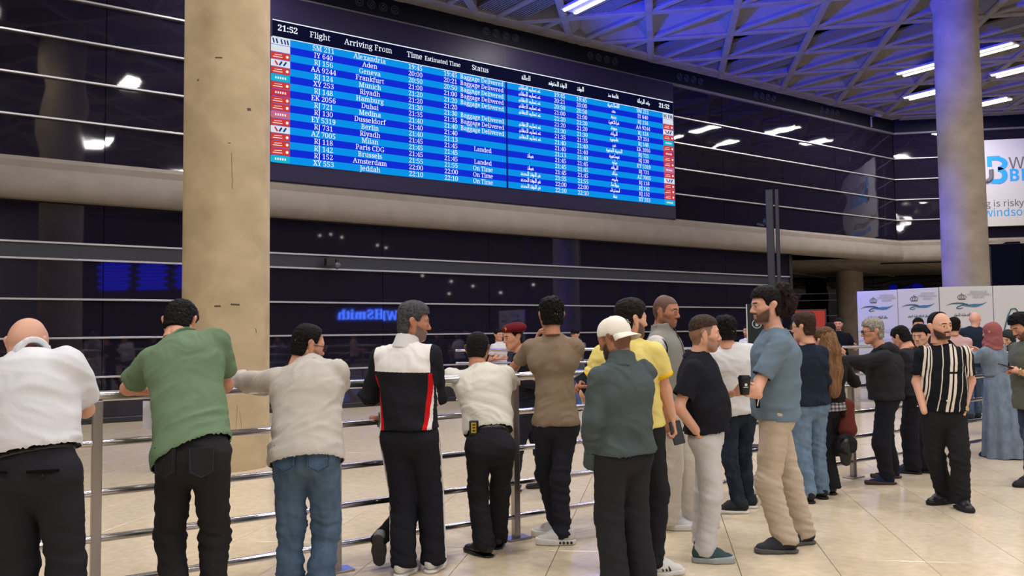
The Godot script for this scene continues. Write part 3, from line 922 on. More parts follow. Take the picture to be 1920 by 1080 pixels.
func denim(c: Color) -> StandardMaterial3D:
	var key := "denim" + c.to_html()
	if mats.has(key):
		return mats[key]
	var m := cloth(c).duplicate()
	m.albedo_color = Color.WHITE
	m.albedo_texture = noise_tex(0.012, 4, 5, c.darkened(0.14), c.lightened(0.1), 256)
	m.uv1_scale = Vector3(4.0, 2.2, 4.0)
	mats[key] = m
	return m

# ------------------------------------------------------------------ plain shapes
func box_mesh(x: float, y: float, z: float, bevel := 0.0) -> Mesh:
	var key := "b%.4f_%.4f_%.4f_%.4f" % [x, y, z, bevel]
	if shapes.has(key):
		return shapes[key]
	var m: Mesh
	if bevel <= 0.0:
		var b := BoxMesh.new()
		b.size = Vector3(x, y, z)
		m = b
	else:
		var st := SurfaceTool.new()
		st.begin(Mesh.PRIMITIVE_TRIANGLES)
		st.set_smooth_group(-1)
		var h := Vector3(x, y, z) * 0.5
		var pts := {}
		for sx in [-1, 1]:
			for sy in [-1, 1]:
				for sz in [-1, 1]:
					var s := Vector3(sx, sy, sz)
					for ax in 3:
						var p := s * (h - Vector3.ONE * bevel)
						p[ax] = s[ax] * h[ax]
						pts[[sx, sy, sz, ax]] = p
		for ax in 3:
			var u := (ax + 1) % 3
			var v := (ax + 2) % 3
			for s in [-1, 1]:
				var q := []
				for e in [[-1, -1], [1, -1], [1, 1], [-1, 1]]:
					var k := [0, 0, 0, ax]
					k[ax] = s
					k[u] = e[0]
					k[v] = e[1]
					q.append(pts[k])
				quad(st, q[0], q[1], q[2], q[3], s > 0)
			for su in [-1, 1]:
				for sv in [-1, 1]:
					var a := [0, 0, 0, u]
					var b := [0, 0, 0, v]
					a[u] = su
					a[v] = sv
					b[u] = su
					b[v] = sv
					a[ax] = -1
					b[ax] = -1
					var a2 := a.duplicate()
					var b2 := b.duplicate()
					a2[ax] = 1
					b2[ax] = 1
					quad(st, pts[a], pts[b], pts[b2], pts[a2], su * sv > 0)
		for sx in [-1, 1]:
			for sy in [-1, 1]:
				for sz in [-1, 1]:
					tri(st, pts[[sx, sy, sz, 0]], pts[[sx, sy, sz, 1]], pts[[sx, sy, sz, 2]], sx * sy * sz > 0)
		st.generate_normals()
		m = st.commit()
	shapes[key] = m
	return m
func tri(st: SurfaceTool, a: Vector3, b: Vector3, c: Vector3, ccw := true) -> void:
	st.add_vertex(a)
	if ccw:
		st.add_vertex(c)
		st.add_vertex(b)
	else:
		st.add_vertex(b)
		st.add_vertex(c)
func quad(st: SurfaceTool, a: Vector3, b: Vector3, c: Vector3, d: Vector3, ccw := true) -> void:
	tri(st, a, b, c, ccw)
	tri(st, a, c, d, ccw)
func cyl_mesh(r0: float, r1: float, h: float, n := 20) -> Mesh:
	var key := "c%.4f_%.4f_%.4f_%d" % [r0, r1, h, n]
	if not shapes.has(key):
		var c := CylinderMesh.new()
		c.bottom_radius = r0
		c.top_radius = r1
		c.height = h
		c.radial_segments = n
		c.rings = 1
		shapes[key] = c
	return shapes[key]
# a bar or tube between two points, as basis and middle for a mesh whose length runs along y
func along(a: Vector3, b: Vector3) -> Basis:
	var y := (b - a).normalized()
	var x := y.cross(Vector3.UP if absf(y.y) < 0.95 else Vector3.RIGHT).normalized()
	return Basis(x, y, x.cross(y))
func tube_mesh(pts: Array, r: float, n := 8, closed := false) -> Mesh:
	var st := SurfaceTool.new()
	st.begin(Mesh.PRIMITIVE_TRIANGLES)
	tube_into(st, pts, r, n, closed)
	st.generate_normals()
	return st.commit()
func tube_into(st: SurfaceTool, pts: Array, r: float, n := 8, closed := false) -> void:
	var rings := []
	var m := pts.size()
	var ref := Vector3.UP
	for i in m:
		var a: Vector3 = pts[(i - 1 + m) % m] if closed or i > 0 else pts[0]
		var b: Vector3 = pts[(i + 1) % m] if closed or i < m - 1 else pts[m - 1]
		var y := (b - a).normalized()
		var x := y.cross(ref)
		if x.length() < 0.2:
			ref = Vector3.RIGHT if absf(y.x) < 0.8 else Vector3.BACK
			x = y.cross(ref)
		x = x.normalized()
		var z := x.cross(y)
		var ring := []
		for k in n:
			var w := TAU * k / n
			ring.append(Vector3(pts[i]) + (x * cos(w) + z * sin(w)) * r)
		rings.append(ring)
	st.set_smooth_group(1)
	for i in (m if closed else m - 1):
		var p: Array = rings[i]
		var q: Array = rings[(i + 1) % m]
		for k in n:
			quad(st, p[k], q[k], q[(k + 1) % n], p[(k + 1) % n], false)
	if not closed:
		st.set_smooth_group(2)
		for k in range(1, n - 1):
			tri(st, rings[0][0], rings[0][k], rings[0][k + 1], true)
			tri(st, rings[m - 1][0], rings[m - 1][k], rings[m - 1][k + 1], false)
# outline in x,y given thickness along z
func slab_mesh(outline: PackedVector2Array, depth: float) -> Mesh:
	var st := SurfaceTool.new()
	st.begin(Mesh.PRIMITIVE_TRIANGLES)
	slab_into(st, outline, depth)
	st.generate_normals()
	return st.commit()
func slab_into(st: SurfaceTool, outline: PackedVector2Array, depth: float) -> void:
	st.set_smooth_group(-1)
	if Geometry2D.is_polygon_clockwise(outline):
		outline.reverse()
	var t := Geometry2D.triangulate_polygon(outline)
	for i in range(0, t.size(), 3):
		var a := outline[t[i]]
		var b := outline[t[i + 1]]
		var c := outline[t[i + 2]]
		var up := (b - a).cross(c - a) > 0
		tri(st, Vector3(a.x, a.y, depth * 0.5), Vector3(b.x, b.y, depth * 0.5), Vector3(c.x, c.y, depth * 0.5), up)
		tri(st, Vector3(a.x, a.y, -depth * 0.5), Vector3(b.x, b.y, -depth * 0.5), Vector3(c.x, c.y, -depth * 0.5), not up)
	var n := outline.size()
	for i in n:
		var a := outline[i]
		var b := outline[(i + 1) % n]
		quad(st, Vector3(a.x, a.y, -depth * 0.5), Vector3(b.x, b.y, -depth * 0.5), Vector3(b.x, b.y, depth * 0.5), Vector3(a.x, a.y, depth * 0.5))
func text_mesh(s: String, size: float, font: Font, depth := 0.004) -> Mesh:
	var key := "t%s|%.4f|%d" % [s, size, font.get_instance_id()]
	if not shapes.has(key):
		var t := TextMesh.new()
		t.text = s
		t.font = font
		t.font_size = 32
		t.pixel_size = size / 32.0
		t.depth = depth
		t.curve_step = 2.0
		shapes[key] = t
	return shapes[key]

# ------------------------------------------------------------------ smooth bodies: tapered bones joined by a smooth minimum, meshed as surface nets
# a bone: [a, b, radius at a, radius at b, blend, options {f: axis, s: squash, ca, cb: flat ends, sub}]
func nets(bones: Array, cell: float, cuts := []) -> Dictionary:
	var lo := Vector3.ONE * 1e9
	var hi := -lo
	for bn in bones:
		if bn[0] is String:
			continue
		var a: Vector3 = bn[0]
		var b: Vector3 = bn[1]
		var r: Vector3 = Vector3.ONE * (maxf(bn[2], bn[3]) + 0.01)
		lo = lo.min(a - r).min(b - r)
		hi = hi.max(a + r).max(b + r)
	lo -= Vector3.ONE * cell * 2.0
	hi += Vector3.ONE * cell * 2.0
	var nx := int((hi.x - lo.x) / cell) + 2
	var ny := int((hi.y - lo.y) / cell) + 2
	var nz := int((hi.z - lo.z) / cell) + 2
	var g := PackedFloat32Array()
	g.resize(nx * ny * nz)
	g.fill(0.3)
	for bn in bones:
		if bn[0] is String:
			cut_grid(g, nx, ny, nz, lo, cell, bn[1], bn[2])
			continue
		var a: Vector3 = bn[0]
		var b: Vector3 = bn[1]
		var ra: float = bn[2]
		var rb: float = bn[3]
		var k: float = bn[4]
		var o: Dictionary = bn[5] if bn.size() > 5 else {}
		var f: Vector3 = o.get("f", Vector3.UP)
		var c: float = 1.0 / o.get("s", 1.0) - 1.0
		var ca: bool = o.get("ca", false)
		var cb: bool = o.get("cb", false)
		var sub: bool = o.get("sub", false)
		var axis := (b - a).normalized()
		var ba := b - a
		ba += f * (ba.dot(f) * c)
		var inv := 1.0 / maxf(ba.length_squared(), 1e-9)
		var dr := rb - ra
		var reach := maxf(ra, rb) * maxf(1.0, o.get("s", 1.0)) + k + cell * 2.5
		var l := (a.min(b) - Vector3.ONE * reach - lo) / cell
		var h := (a.max(b) + Vector3.ONE * reach - lo) / cell
		var x0 := maxi(0, int(l.x))
		var x1 := mini(nx - 1, int(h.x) + 1)
		var y0 := maxi(0, int(l.y))
		var y1 := mini(ny - 1, int(h.y) + 1)
		var z0 := maxi(0, int(l.z))
		var z1 := mini(nz - 1, int(h.z) + 1)
		var ends := ca or cb
		for z in range(z0, z1 + 1):
			for y in range(y0, y1 + 1):
				var i := x0 + nx * (y + ny * z)
				var q0 := lo + Vector3(x0, y, z) * cell - a
				for x in range(x0, x1 + 1):
					var q := q0
					q += f * (q.dot(f) * c)
					var t := clampf(q.dot(ba) * inv, 0.0, 1.0)
					var d := (q - ba * t).length() - ra - dr * t
					if ends:
						var e := q0.dot(axis)
						if ca:
							d = maxf(d, -e)
						if cb:
							d = maxf(d, e - (b - a).dot(axis))
					var old := g[i]
					if sub:
						d = -d
						var w := k - absf(old - d)
						g[i] = maxf(old, d) + (w * w * 0.25 / k if w > 0.0 else 0.0)
					else:
						var w := k - absf(old - d)
						g[i] = minf(old, d) - (w * w * 0.25 / k if w > 0.0 else 0.0)
					i += 1
					q0.x += cell
	for cut in cuts:
		cut_grid(g, nx, ny, nz, lo, cell, cut[0], cut[1])
	return skin_grid(g, nx, ny, nz, lo, cell)
func cut_grid(g: PackedFloat32Array, nx: int, ny: int, nz: int, lo: Vector3, cell: float, pt: Vector3, n: Vector3) -> void:
	var i := 0
	for z in nz:
		for y in ny:
			var e := (lo + Vector3(0, y, z) * cell - pt).dot(n)
			var s := n.x * cell
			for x in nx:
				if e > g[i]:
					g[i] = e
				e += s
				i += 1
func nets_fn(fn: Callable, lo: Vector3, hi: Vector3, cell: float) -> Dictionary:
	var nx := int((hi.x - lo.x) / cell) + 2
	var ny := int((hi.y - lo.y) / cell) + 2
	var nz := int((hi.z - lo.z) / cell) + 2
	var g := PackedFloat32Array()
	g.resize(nx * ny * nz)
	var i := 0
	for z in nz:
		for y in ny:
			for x in nx:
				g[i] = fn.call(lo + Vector3(x, y, z) * cell)
				i += 1
	return skin_grid(g, nx, ny, nz, lo, cell)
func skin_grid(g: PackedFloat32Array, nx: int, ny: int, nz: int, lo: Vector3, cell: float) -> Dictionary:
	var vid := PackedInt32Array()
	vid.resize(g.size())
	vid.fill(-1)
	var v := PackedVector3Array()
	var active := PackedInt32Array()
	var sy := nx
	var sz := nx * ny
	var lim := cell * 4.0
	var off := [0, 1, sy, sy + 1, sz, sz + 1, sz + sy, sz + sy + 1]
	var edges := [[0, 1], [2, 3], [4, 5], [6, 7], [0, 2], [1, 3], [4, 6], [5, 7], [0, 4], [1, 5], [2, 6], [3, 7]]
	var corner := [Vector3(0, 0, 0), Vector3(1, 0, 0), Vector3(0, 1, 0), Vector3(1, 1, 0), Vector3(0, 0, 1), Vector3(1, 0, 1), Vector3(0, 1, 1), Vector3(1, 1, 1)]
	var c := PackedFloat32Array()
	c.resize(8)
	for z in nz - 1:
		for y in ny - 1:
			var i := nx * (y + ny * z) - 1
			for x in nx - 1:
				i += 1
				var v0 := g[i]
				if v0 > lim or v0 < -lim:
					continue
				var neg := v0 < 0.0
				if (g[i + 1] < 0.0) == neg and (g[i + sy] < 0.0) == neg and (g[i + sy + 1] < 0.0) == neg and (g[i + sz] < 0.0) == neg and (g[i + sz + 1] < 0.0) == neg and (g[i + sz + sy] < 0.0) == neg and (g[i + sz + sy + 1] < 0.0) == neg:
					continue
				for k in 8:
					c[k] = g[i + off[k]]
				var sum := Vector3.ZERO
				var cnt := 0
				for e in edges:
					var p := c[e[0]]
					var q := c[e[1]]
					if (p < 0.0) != (q < 0.0):
						sum += corner[e[0]].lerp(corner[e[1]], p / (p - q))
						cnt += 1
				vid[i] = v.size()
				active.append(i)
				v.append(lo + (Vector3(x, y, z) + sum / cnt) * cell)
	var idx := PackedInt32Array()
	for i in active:
		var inside := g[i] < 0.0
		for ax in 3:
			var s: int = [1, sy, sz][ax]
			if (g[i + s] < 0.0) == inside:
				continue
			var su: int = [sy, sz, 1][ax]
			var sv: int = [sz, 1, sy][ax]
			if i - su - sv < 0:
				continue
			var a := vid[i]
			var b := vid[i - su]
			var cc := vid[i - su - sv]
			var d := vid[i - sv]
			if b < 0 or cc < 0 or d < 0:
				continue
			if inside:
				idx.append_array([a, cc, b, a, d, cc])
			else:
				idx.append_array([a, b, cc, a, cc, d])
	return {"v": v, "i": idx}
func normals_of(v: PackedVector3Array, idx: PackedInt32Array) -> PackedVector3Array:
	var n := PackedVector3Array()
	n.resize(v.size())
	for k in range(0, idx.size(), 3):
		var a := idx[k]
		var b := idx[k + 1]
		var c := idx[k + 2]
		var f := (v[c] - v[a]).cross(v[b] - v[a])
		n[a] += f
		n[b] += f
		n[c] += f
	for k in n.size():
		n[k] = n[k].normalized()
	return n
# opens the flat end of a garment: drops the faces that lie in the plane of a hem or cuff
func open_end(m: Dictionary, pt: Vector3, n: Vector3, tol: float, reach: float) -> void:
	var v: PackedVector3Array = m.v
	var idx: PackedInt32Array = m.i
	var flat := PackedByteArray()
	flat.resize(v.size())
	for k in v.size():
		var q := v[k] - pt
		flat[k] = 1 if absf(q.dot(n)) < tol and q.length() < reach else 0
	var out := PackedInt32Array()
	for k in range(0, idx.size(), 3):
		if flat[idx[k]] + flat[idx[k + 1]] + flat[idx[k + 2]] < 3:
			out.append(idx[k])
			out.append(idx[k + 1])
			out.append(idx[k + 2])
	m.i = out
# folds of cloth: moves points along their normals; amount(p) says how much
func fold(m: Dictionary, amount: Callable) -> void:
	var n := normals_of(m.v, m.i)
	var v: PackedVector3Array = m.v
	for k in v.size():
		v[k] += n[k] * amount.call(v[k])
	m.v = v
func mesh_of(m: Dictionary) -> ArrayMesh:
	var out := ArrayMesh.new()
	if m.v.size() == 0:
		return out
	var arr := []
	arr.resize(Mesh.ARRAY_MAX)
	arr[Mesh.ARRAY_VERTEX] = m.v
	arr[Mesh.ARRAY_NORMAL] = m.n if m.has("n") else normals_of(m.v, m.i)
	arr[Mesh.ARRAY_INDEX] = m.i
	if m.has("c"):
		arr[Mesh.ARRAY_COLOR] = m.c
	if m.has("uv"):
		arr[Mesh.ARRAY_TEX_UV] = m.uv
	out.add_surface_from_arrays(Mesh.PRIMITIVE_TRIANGLES, arr)
	return out
# adds a placed template to a mesh dictionary that carries colours
func join_into(m: Dictionary, t: Dictionary, x: Transform3D, cols: PackedColorArray, mirror := false) -> void:
	var base: int = m.v.size()
	var v: PackedVector3Array = m.v
	var n: PackedVector3Array = m.n
	var c: PackedColorArray = m.c
	var idx: PackedInt32Array = m.i
	var tv: PackedVector3Array = t.v
	var tn: PackedVector3Array = t.n
	var b := x.basis.orthonormalized()
	for k in tv.size():
		var p := tv[k]
		var q := tn[k]
		if mirror:
			p.x = -p.x
			q.x = -q.x
		v.append(x * p)
		n.append(b * q)
	c.append_array(cols)
	var ti: PackedInt32Array = t.i
	for k in range(0, ti.size(), 3):
		idx.append(ti[k] + base)
		if mirror:
			idx.append(ti[k + 2] + base)
			idx.append(ti[k + 1] + base)
		else:
			idx.append(ti[k + 1] + base)
			idx.append(ti[k + 2] + base)
	m.v = v
	m.n = n
	m.c = c
	m.i = idx
# ------------------------------------------------------------------ heads, hair, hands, shoes: built once, then placed
func head_template(cell: float) -> Dictionary:
	var Z := Vector3.BACK
	var b := [
		[Vector3(0, 0.04, -0.02), Vector3(0, 0.036, 0.006), 0.077, 0.075, 0.02, {"f": Vector3.UP, "s": 1.06}],
		[Vector3(0, 0.0, -0.03), Vector3(0, -0.02, -0.02), 0.07, 0.062, 0.03],
		[Vector3(0, 0.01, 0.02), Vector3(0, -0.055, 0.03), 0.066, 0.05, 0.03],
		[Vector3(0, -0.075, 0.045), Vector3(0, -0.095, 0.057), 0.034, 0.023, 0.03],
	]
	for s in [-1, 1]:
		b.append([Vector3(s * 0.055, -0.045, -0.005), Vector3(s * 0.02, -0.092, 0.052), 0.021, 0.019, 0.03])
		b.append([Vector3(s * 0.042, -0.018, 0.056), Vector3(s * 0.056, -0.01, 0.025), 0.02, 0.018, 0.025])
		b.append([Vector3(s * 0.012, 0.022, 0.082), Vector3(s * 0.046, 0.022, 0.066), 0.012, 0.012, 0.014])
	for s in [-1, 1]:
		b.append([Vector3(s * 0.032, 0.003, 0.098), Vector3(s * 0.036, 0.003, 0.094), 0.013, 0.013, 0.012, {"sub": true}])
	for s in [-1, 1]:
		b.append([Vector3(s * 0.032, 0.002, 0.0735), Vector3(s * 0.0325, 0.002, 0.0735), 0.0125, 0.0125, 0.002])
		b.append([Vector3(s * 0.022, 0.0105, 0.084), Vector3(s * 0.043, 0.0095, 0.079), 0.0035, 0.0035, 0.004])
	b.append([Vector3(0, 0.012, 0.083), Vector3(0, -0.03, 0.103), 0.0085, 0.0115, 0.012])
	for s in [-1, 1]:
		b.append([Vector3(s * 0.012, -0.034, 0.092), Vector3(s * 0.013, -0.036, 0.089), 0.0085, 0.008, 0.008])
	b.append([Vector3(-0.02, -0.061, 0.078), Vector3(0.02, -0.061, 0.078), 0.007, 0.007, 0.006, {"f": Vector3.UP, "s": 0.7}])
	b.append([Vector3(0, -0.058, 0.085), Vector3(0, -0.058, 0.0855), 0.008, 0.008, 0.006])
	b.append([Vector3(-0.015, -0.071, 0.079), Vector3(0.015, -0.071, 0.079), 0.0075, 0.0075, 0.006, {"f": Vector3.UP, "s": 0.8}])
	for s in [-1, 1]:
		var out := Vector3(s * 0.9, 0, 0.3).normalized()
		b.append([Vector3(s * 0.087, 0.012, -0.022), Vector3(s * 0.075, -0.03, -0.008), 0.022, 0.013, 0.006, {"f": out, "s": 0.42}])
		b.append([Vector3(s * 0.097, 0.008, -0.010), Vector3(s * 0.089, -0.012, -0.003), 0.010, 0.007, 0.005, {"f": out, "s": 0.8, "sub": true}])
	b.append([Vector3(0, -0.05, -0.022), Vector3(0, -0.15, -0.04), 0.053, 0.055, 0.03])
	var m := nets(b, cell, [[Vector3(0, -0.14, 0), Vector3.DOWN]])
	m.n = normals_of(m.v, m.i)
	return m
func lower_edge(line: Array, z: float) -> float:
	if z <= line[0][0]:
		return line[0][1]
	for k in range(1, line.size()):
		if z <= line[k][0]:
			return lerpf(line[k - 1][1], line[k][1], (z - line[k - 1][0]) / (line[k][0] - line[k - 1][0]))
	return line[line.size() - 1][1]
# z, lowest y of hair
const HAIRLINE := {
	"short": [[-0.11, -0.068], [-0.05, -0.072], [-0.036, -0.05], [-0.03, 0.0], [-0.012, 0.028], [0.004, 0.02], [0.008, -0.012], [0.026, -0.006], [0.034, 0.03], [0.05, 0.058], [0.11, 0.064]],
	"receding": [[-0.11, -0.068], [-0.05, -0.072], [-0.036, -0.05], [-0.03, 0.0], [-0.012, 0.028], [0.004, 0.02], [0.008, -0.012], [0.024, 0.0], [0.03, 0.05], [0.05, 0.092], [0.11, 0.12]],
	"crown": [[-0.11, -0.06], [-0.05, -0.06], [-0.036, -0.04], [-0.03, 0.0], [-0.012, 0.03], [0.0, 0.03], [0.006, 0.0], [0.012, 0.06], [0.022, 0.118], [0.11, 0.16]],
	"top": [[-0.11, 0.02], [-0.05, 0.035], [-0.02, 0.05], [0.02, 0.055], [0.035, 0.055], [0.05, 0.066], [0.11, 0.07]],
	"fringe": [[-0.11, -0.05], [-0.05, -0.055], [-0.036, -0.04], [-0.03, 0.0], [-0.012, 0.022], [0.004, 0.018], [0.01, 0.0], [0.022, 0.03], [0.03, 0.13], [0.11, 0.16]],
}
func skull(p: Vector3) -> float:
	var a := (Vector3(p.x, (p.y - 0.038) / 1.06, clampf(p.z, -0.02, 0.006) - p.z)).length() - 0.0785
	var q := p - Vector3(0, -0.01, -0.025)
	var c := (Vector3(q.x, maxf(absf(q.y) - 0.035, 0.0), q.z)).length() - 0.0755
	return minf(a, c)
func hair_template(kind: String, thick: float, lump: float, cell: float) -> Dictionary:
	var line: Array = HAIRLINE[kind]
	var nz := FastNoiseLite.new()
	nz.seed = 7
	nz.frequency = 26.0
	nz.fractal_octaves = 2
	var fn := func(p: Vector3) -> float:
		var top := clampf((p.y - 0.0) / 0.1, 0.0, 1.0)
		var d := skull(p) - thick * (0.45 + 0.75 * top) + 0.006 * clampf((0.0 - p.y) / 0.06, 0.0, 1.0) - lump * nz.get_noise_3dv(p * (1.0 if lump > 0.004 else 2.0))
		return maxf(d, (lower_edge(line, p.z) - p.y) * 0.8)
	var m := nets_fn(fn, Vector3(-0.105, -0.085, -0.125), Vector3(0.105, 0.155, 0.115), cell)
	m.n = normals_of(m.v, m.i)
	return m
func hand_template(kind: String, cell: float) -> Dictionary:
	# right hand hanging down: wrist at the origin, fingers along -y, palm towards +x, thumb towards +z
	var b := []
	var curl: float = {"relaxed": 0.35, "grip": 1.05, "flat": 0.12}[kind]
	var n := Vector3.RIGHT
	b.append([Vector3(0, 0.02, 0), Vector3(0, -0.015, 0), 0.027, 0.026, 0.01, {"f": n, "s": 0.75}])
	b.append([Vector3(0, -0.02, 0.004), Vector3(0, -0.075, 0.018), 0.028, 0.021, 0.014, {"f": n, "s": 0.55}])
	b.append([Vector3(0, -0.02, -0.006), Vector3(0, -0.075, -0.018), 0.026, 0.019, 0.014, {"f": n, "s": 0.55}])
	var lens := [[0.040, 0.025, 0.020], [0.044, 0.029, 0.021], [0.041, 0.026, 0.020], [0.032, 0.020, 0.018]]
	for f in 4:
		var p := Vector3(0.0, -0.082 + absf(f - 1.2) * 0.003, 0.030 - f * 0.020)
		var w := curl * (0.75 + 0.12 * f)
		var dirv := Vector3(sin(w * 0.7), -cos(w * 0.7), 0.10 - f * 0.07)
		for s in 3:
			var q: Vector3 = p + dirv.normalized() * lens[f][s]
			b.append([p, q, 0.0092 - s * 0.0008, 0.0086 - s * 0.0008, 0.004])
			p = q
			w += curl * 0.9
			dirv = Vector3(sin(w), -cos(w), 0.04 - f * 0.03)
	var t0 := Vector3(0.004, -0.025, 0.024)
	var t1 := Vector3(0.014, -0.055, 0.047)
	var t2 := t1 + Vector3(0.010 + 0.014 * curl, -0.028, 0.010 - 0.012 * curl)
	var t3 := t2 + Vector3(0.006 + 0.012 * curl, -0.022, 0.002 - 0.012 * curl)
	b.append([t0, t1, 0.016, 0.0125, 0.012])
	b.append([t1, t2, 0.0115, 0.0105, 0.004])
	b.append([t2, t3, 0.0105, 0.0085, 0.004])
	var m := nets(b, cell)
	m.n = normals_of(m.v, m.i)
	return m
# shoes point along +z, ankle above the origin, ground at y = 0
func shoe_template(kind: String) -> Dictionary:
	var chunky := kind == "chunky"
	var sole_h: float = {"chunky": 0.038, "flat": 0.024, "dress": 0.018, "sandal": 0.026}[kind]
	var up := Vector3.UP
	var w := 1.08 if chunky else (0.96 if kind == "dress" else 1.0)
	var toe := 0.185 if kind != "dress" else 0.2
	var b := []
	if kind == "sandal":
		b = [[Vector3(0, 0.045, -0.03), Vector3(0, 0.04, 0.06), 0.036, 0.04, 0.03], [Vector3(0, 0.035, 0.06), Vector3(0.005, 0.03, 0.14), 0.042, 0.032, 0.03, {"f": up, "s": 0.6}], [Vector3(0, 0.06, -0.01), Vector3(0, 0.13, -0.01), 0.04, 0.042, 0.02]]
	else:
		b = [
			[Vector3(0, 0.055, -0.042), Vector3(0, 0.05, 0.05), 0.039 * w, 0.042 * w, 0.02],
			[Vector3(0, 0.04, 0.05), Vector3(0.004, 0.03, toe - 0.045), 0.049 * w, 0.042 * w, 0.03, {"f": up, "s": 0.75 if kind != "dress" else 0.6}],
			[Vector3(0, 0.075, -0.03), Vector3(0, 0.105 if kind != "dress" else 0.085, -0.028), 0.04 * w, 0.043 * w, 0.02, {"cb": true}],
			[Vector3(0, 0.075, 0.0), Vector3(0, 0.055, 0.085), 0.038 * w, 0.034 * w, 0.025],
		]
	var upper := nets(b, 0.0075, [[Vector3(0, sole_h * 0.8, 0), Vector3.DOWN]])
	var sb := [
		[Vector3(0, 0.02, -0.04), Vector3(0, 0.02, 0.06), 0.045 * w, 0.047 * w, 0.03, {"f": up, "s": 1.4}],
		[Vector3(0, 0.02, 0.06), Vector3(0.004, 0.02, toe - 0.04), 0.054 * w, 0.046 * w, 0.03, {"f": up, "s": 1.4}],
	]
	if kind == "sandal":
		sb[1][1].z = toe - 0.02
	var sole := nets(sb, 0.0075, [[Vector3(0, 0.001, 0), Vector3.DOWN], [Vector3(0, sole_h, 0), Vector3(0, 1, -0.06).normalized()]])
	var lace := SurfaceTool.new()
	lace.begin(Mesh.PRIMITIVE_TRIANGLES)
	if kind == "chunky" or kind == "flat":
		for k in 5:
			var z := 0.03 + k * 0.02
			var y := 0.102 - k * 0.008 + (0.004 if chunky else 0.0)
			tube_into(lace, [Vector3(-0.026, y - 0.012, z), Vector3(-0.01, y - 0.001, z + 0.004), Vector3(0.01, y - 0.001, z + 0.004), Vector3(0.026, y - 0.012, z)], 0.0032, 5)
		lace.generate_normals()
	return {"upper": mesh_of(upper), "sole": mesh_of(sole), "lace": lace.commit() if kind == "chunky" or kind == "flat" else null}

# ------------------------------------------------------------------ a person
func lin(c: Color) -> Color:
	return c.srgb_to_linear()
func head_colors(t: Dictionary, s: Dictionary) -> PackedColorArray:
	var skin: Color = lin(s.skin)
	var hairc: Color = lin(s.get("hair_c", Color(0.09, 0.075, 0.07)))
	var beard: float = s.get("beard", 0.0)
	var stub: float = s.get("stubble", 0.0)
	var lip := skin.lerp(Color(0.36, 0.1, 0.09), 0.45)
	var out := PackedColorArray()
	var v: PackedVector3Array = t.v
	out.resize(v.size())
	for k in v.size():
		var p := v[k]
		var c := skin
		var ax := absf(p.x)
		if p.z > 0.0:
			if beard > 0.0:
				var top := -0.012 - 0.62 * maxf(0.0, p.z - 0.012)
				var j := smoothstep(top + 0.008, top - 0.014, p.y) * smoothstep(-0.002, 0.014, p.z) * smoothstep(-0.125, -0.1, p.y)
				if p.z > 0.066 and ax < 0.03 and p.y > -0.088 and p.y < -0.038:
					j = 0.0 if p.y > -0.082 and ax < 0.023 else smoothstep(-0.045, -0.056, p.y)
					j = maxf(j, smoothstep(-0.041, -0.046, p.y) * smoothstep(-0.060, -0.055, p.y))
				c = c.lerp(hairc, j * beard)
			if p.z > 0.068 and ax < 0.023 and p.y < -0.0545 and p.y > -0.078:
				c = lip
			if p.z > 0.05 and ax > 0.012 and ax < 0.05 and absf(p.y - 0.0245 + 0.12 * absf(ax - 0.03)) < 0.0042:
				c = hairc
			var e := p - Vector3(signf(p.x) * 0.032, 0.001, 0.0735)
			if e.length() < 0.0145 and absf(e.y) < 0.0072 and e.z > 0.005:
				c = Color(0.02, 0.012, 0.008) if absf(e.x) < 0.0062 else Color(0.55, 0.52, 0.5)
		if stub > 0.0 and p.y > lower_edge(HAIRLINE["short"], p.z) and skull(p) > -0.02:
			c = c.lerp(hairc, stub)
		out[k] = c
	return out
func vec(a: Variant, d: float) -> Vector3:
	return at(a[0], a[1], d + (a[2] if a.size() > 2 else 0.0))
func bend(a: Vector3, c: Vector3, la: float, lb: float, pole: Vector3) -> Vector3:
	var ac := c - a
	var d := minf(ac.length(), (la + lb) * 0.999)
	var dir := ac.normalized()
	var x := clampf((la * la - lb * lb + d * d) / (2.0 * d), -la, la)
	var h := sqrt(maxf(la * la - x * x, 0.0))
	var up := (pole - dir * pole.dot(dir)).normalized()
	return a + dir * x * (ac.length() / d) + up * h
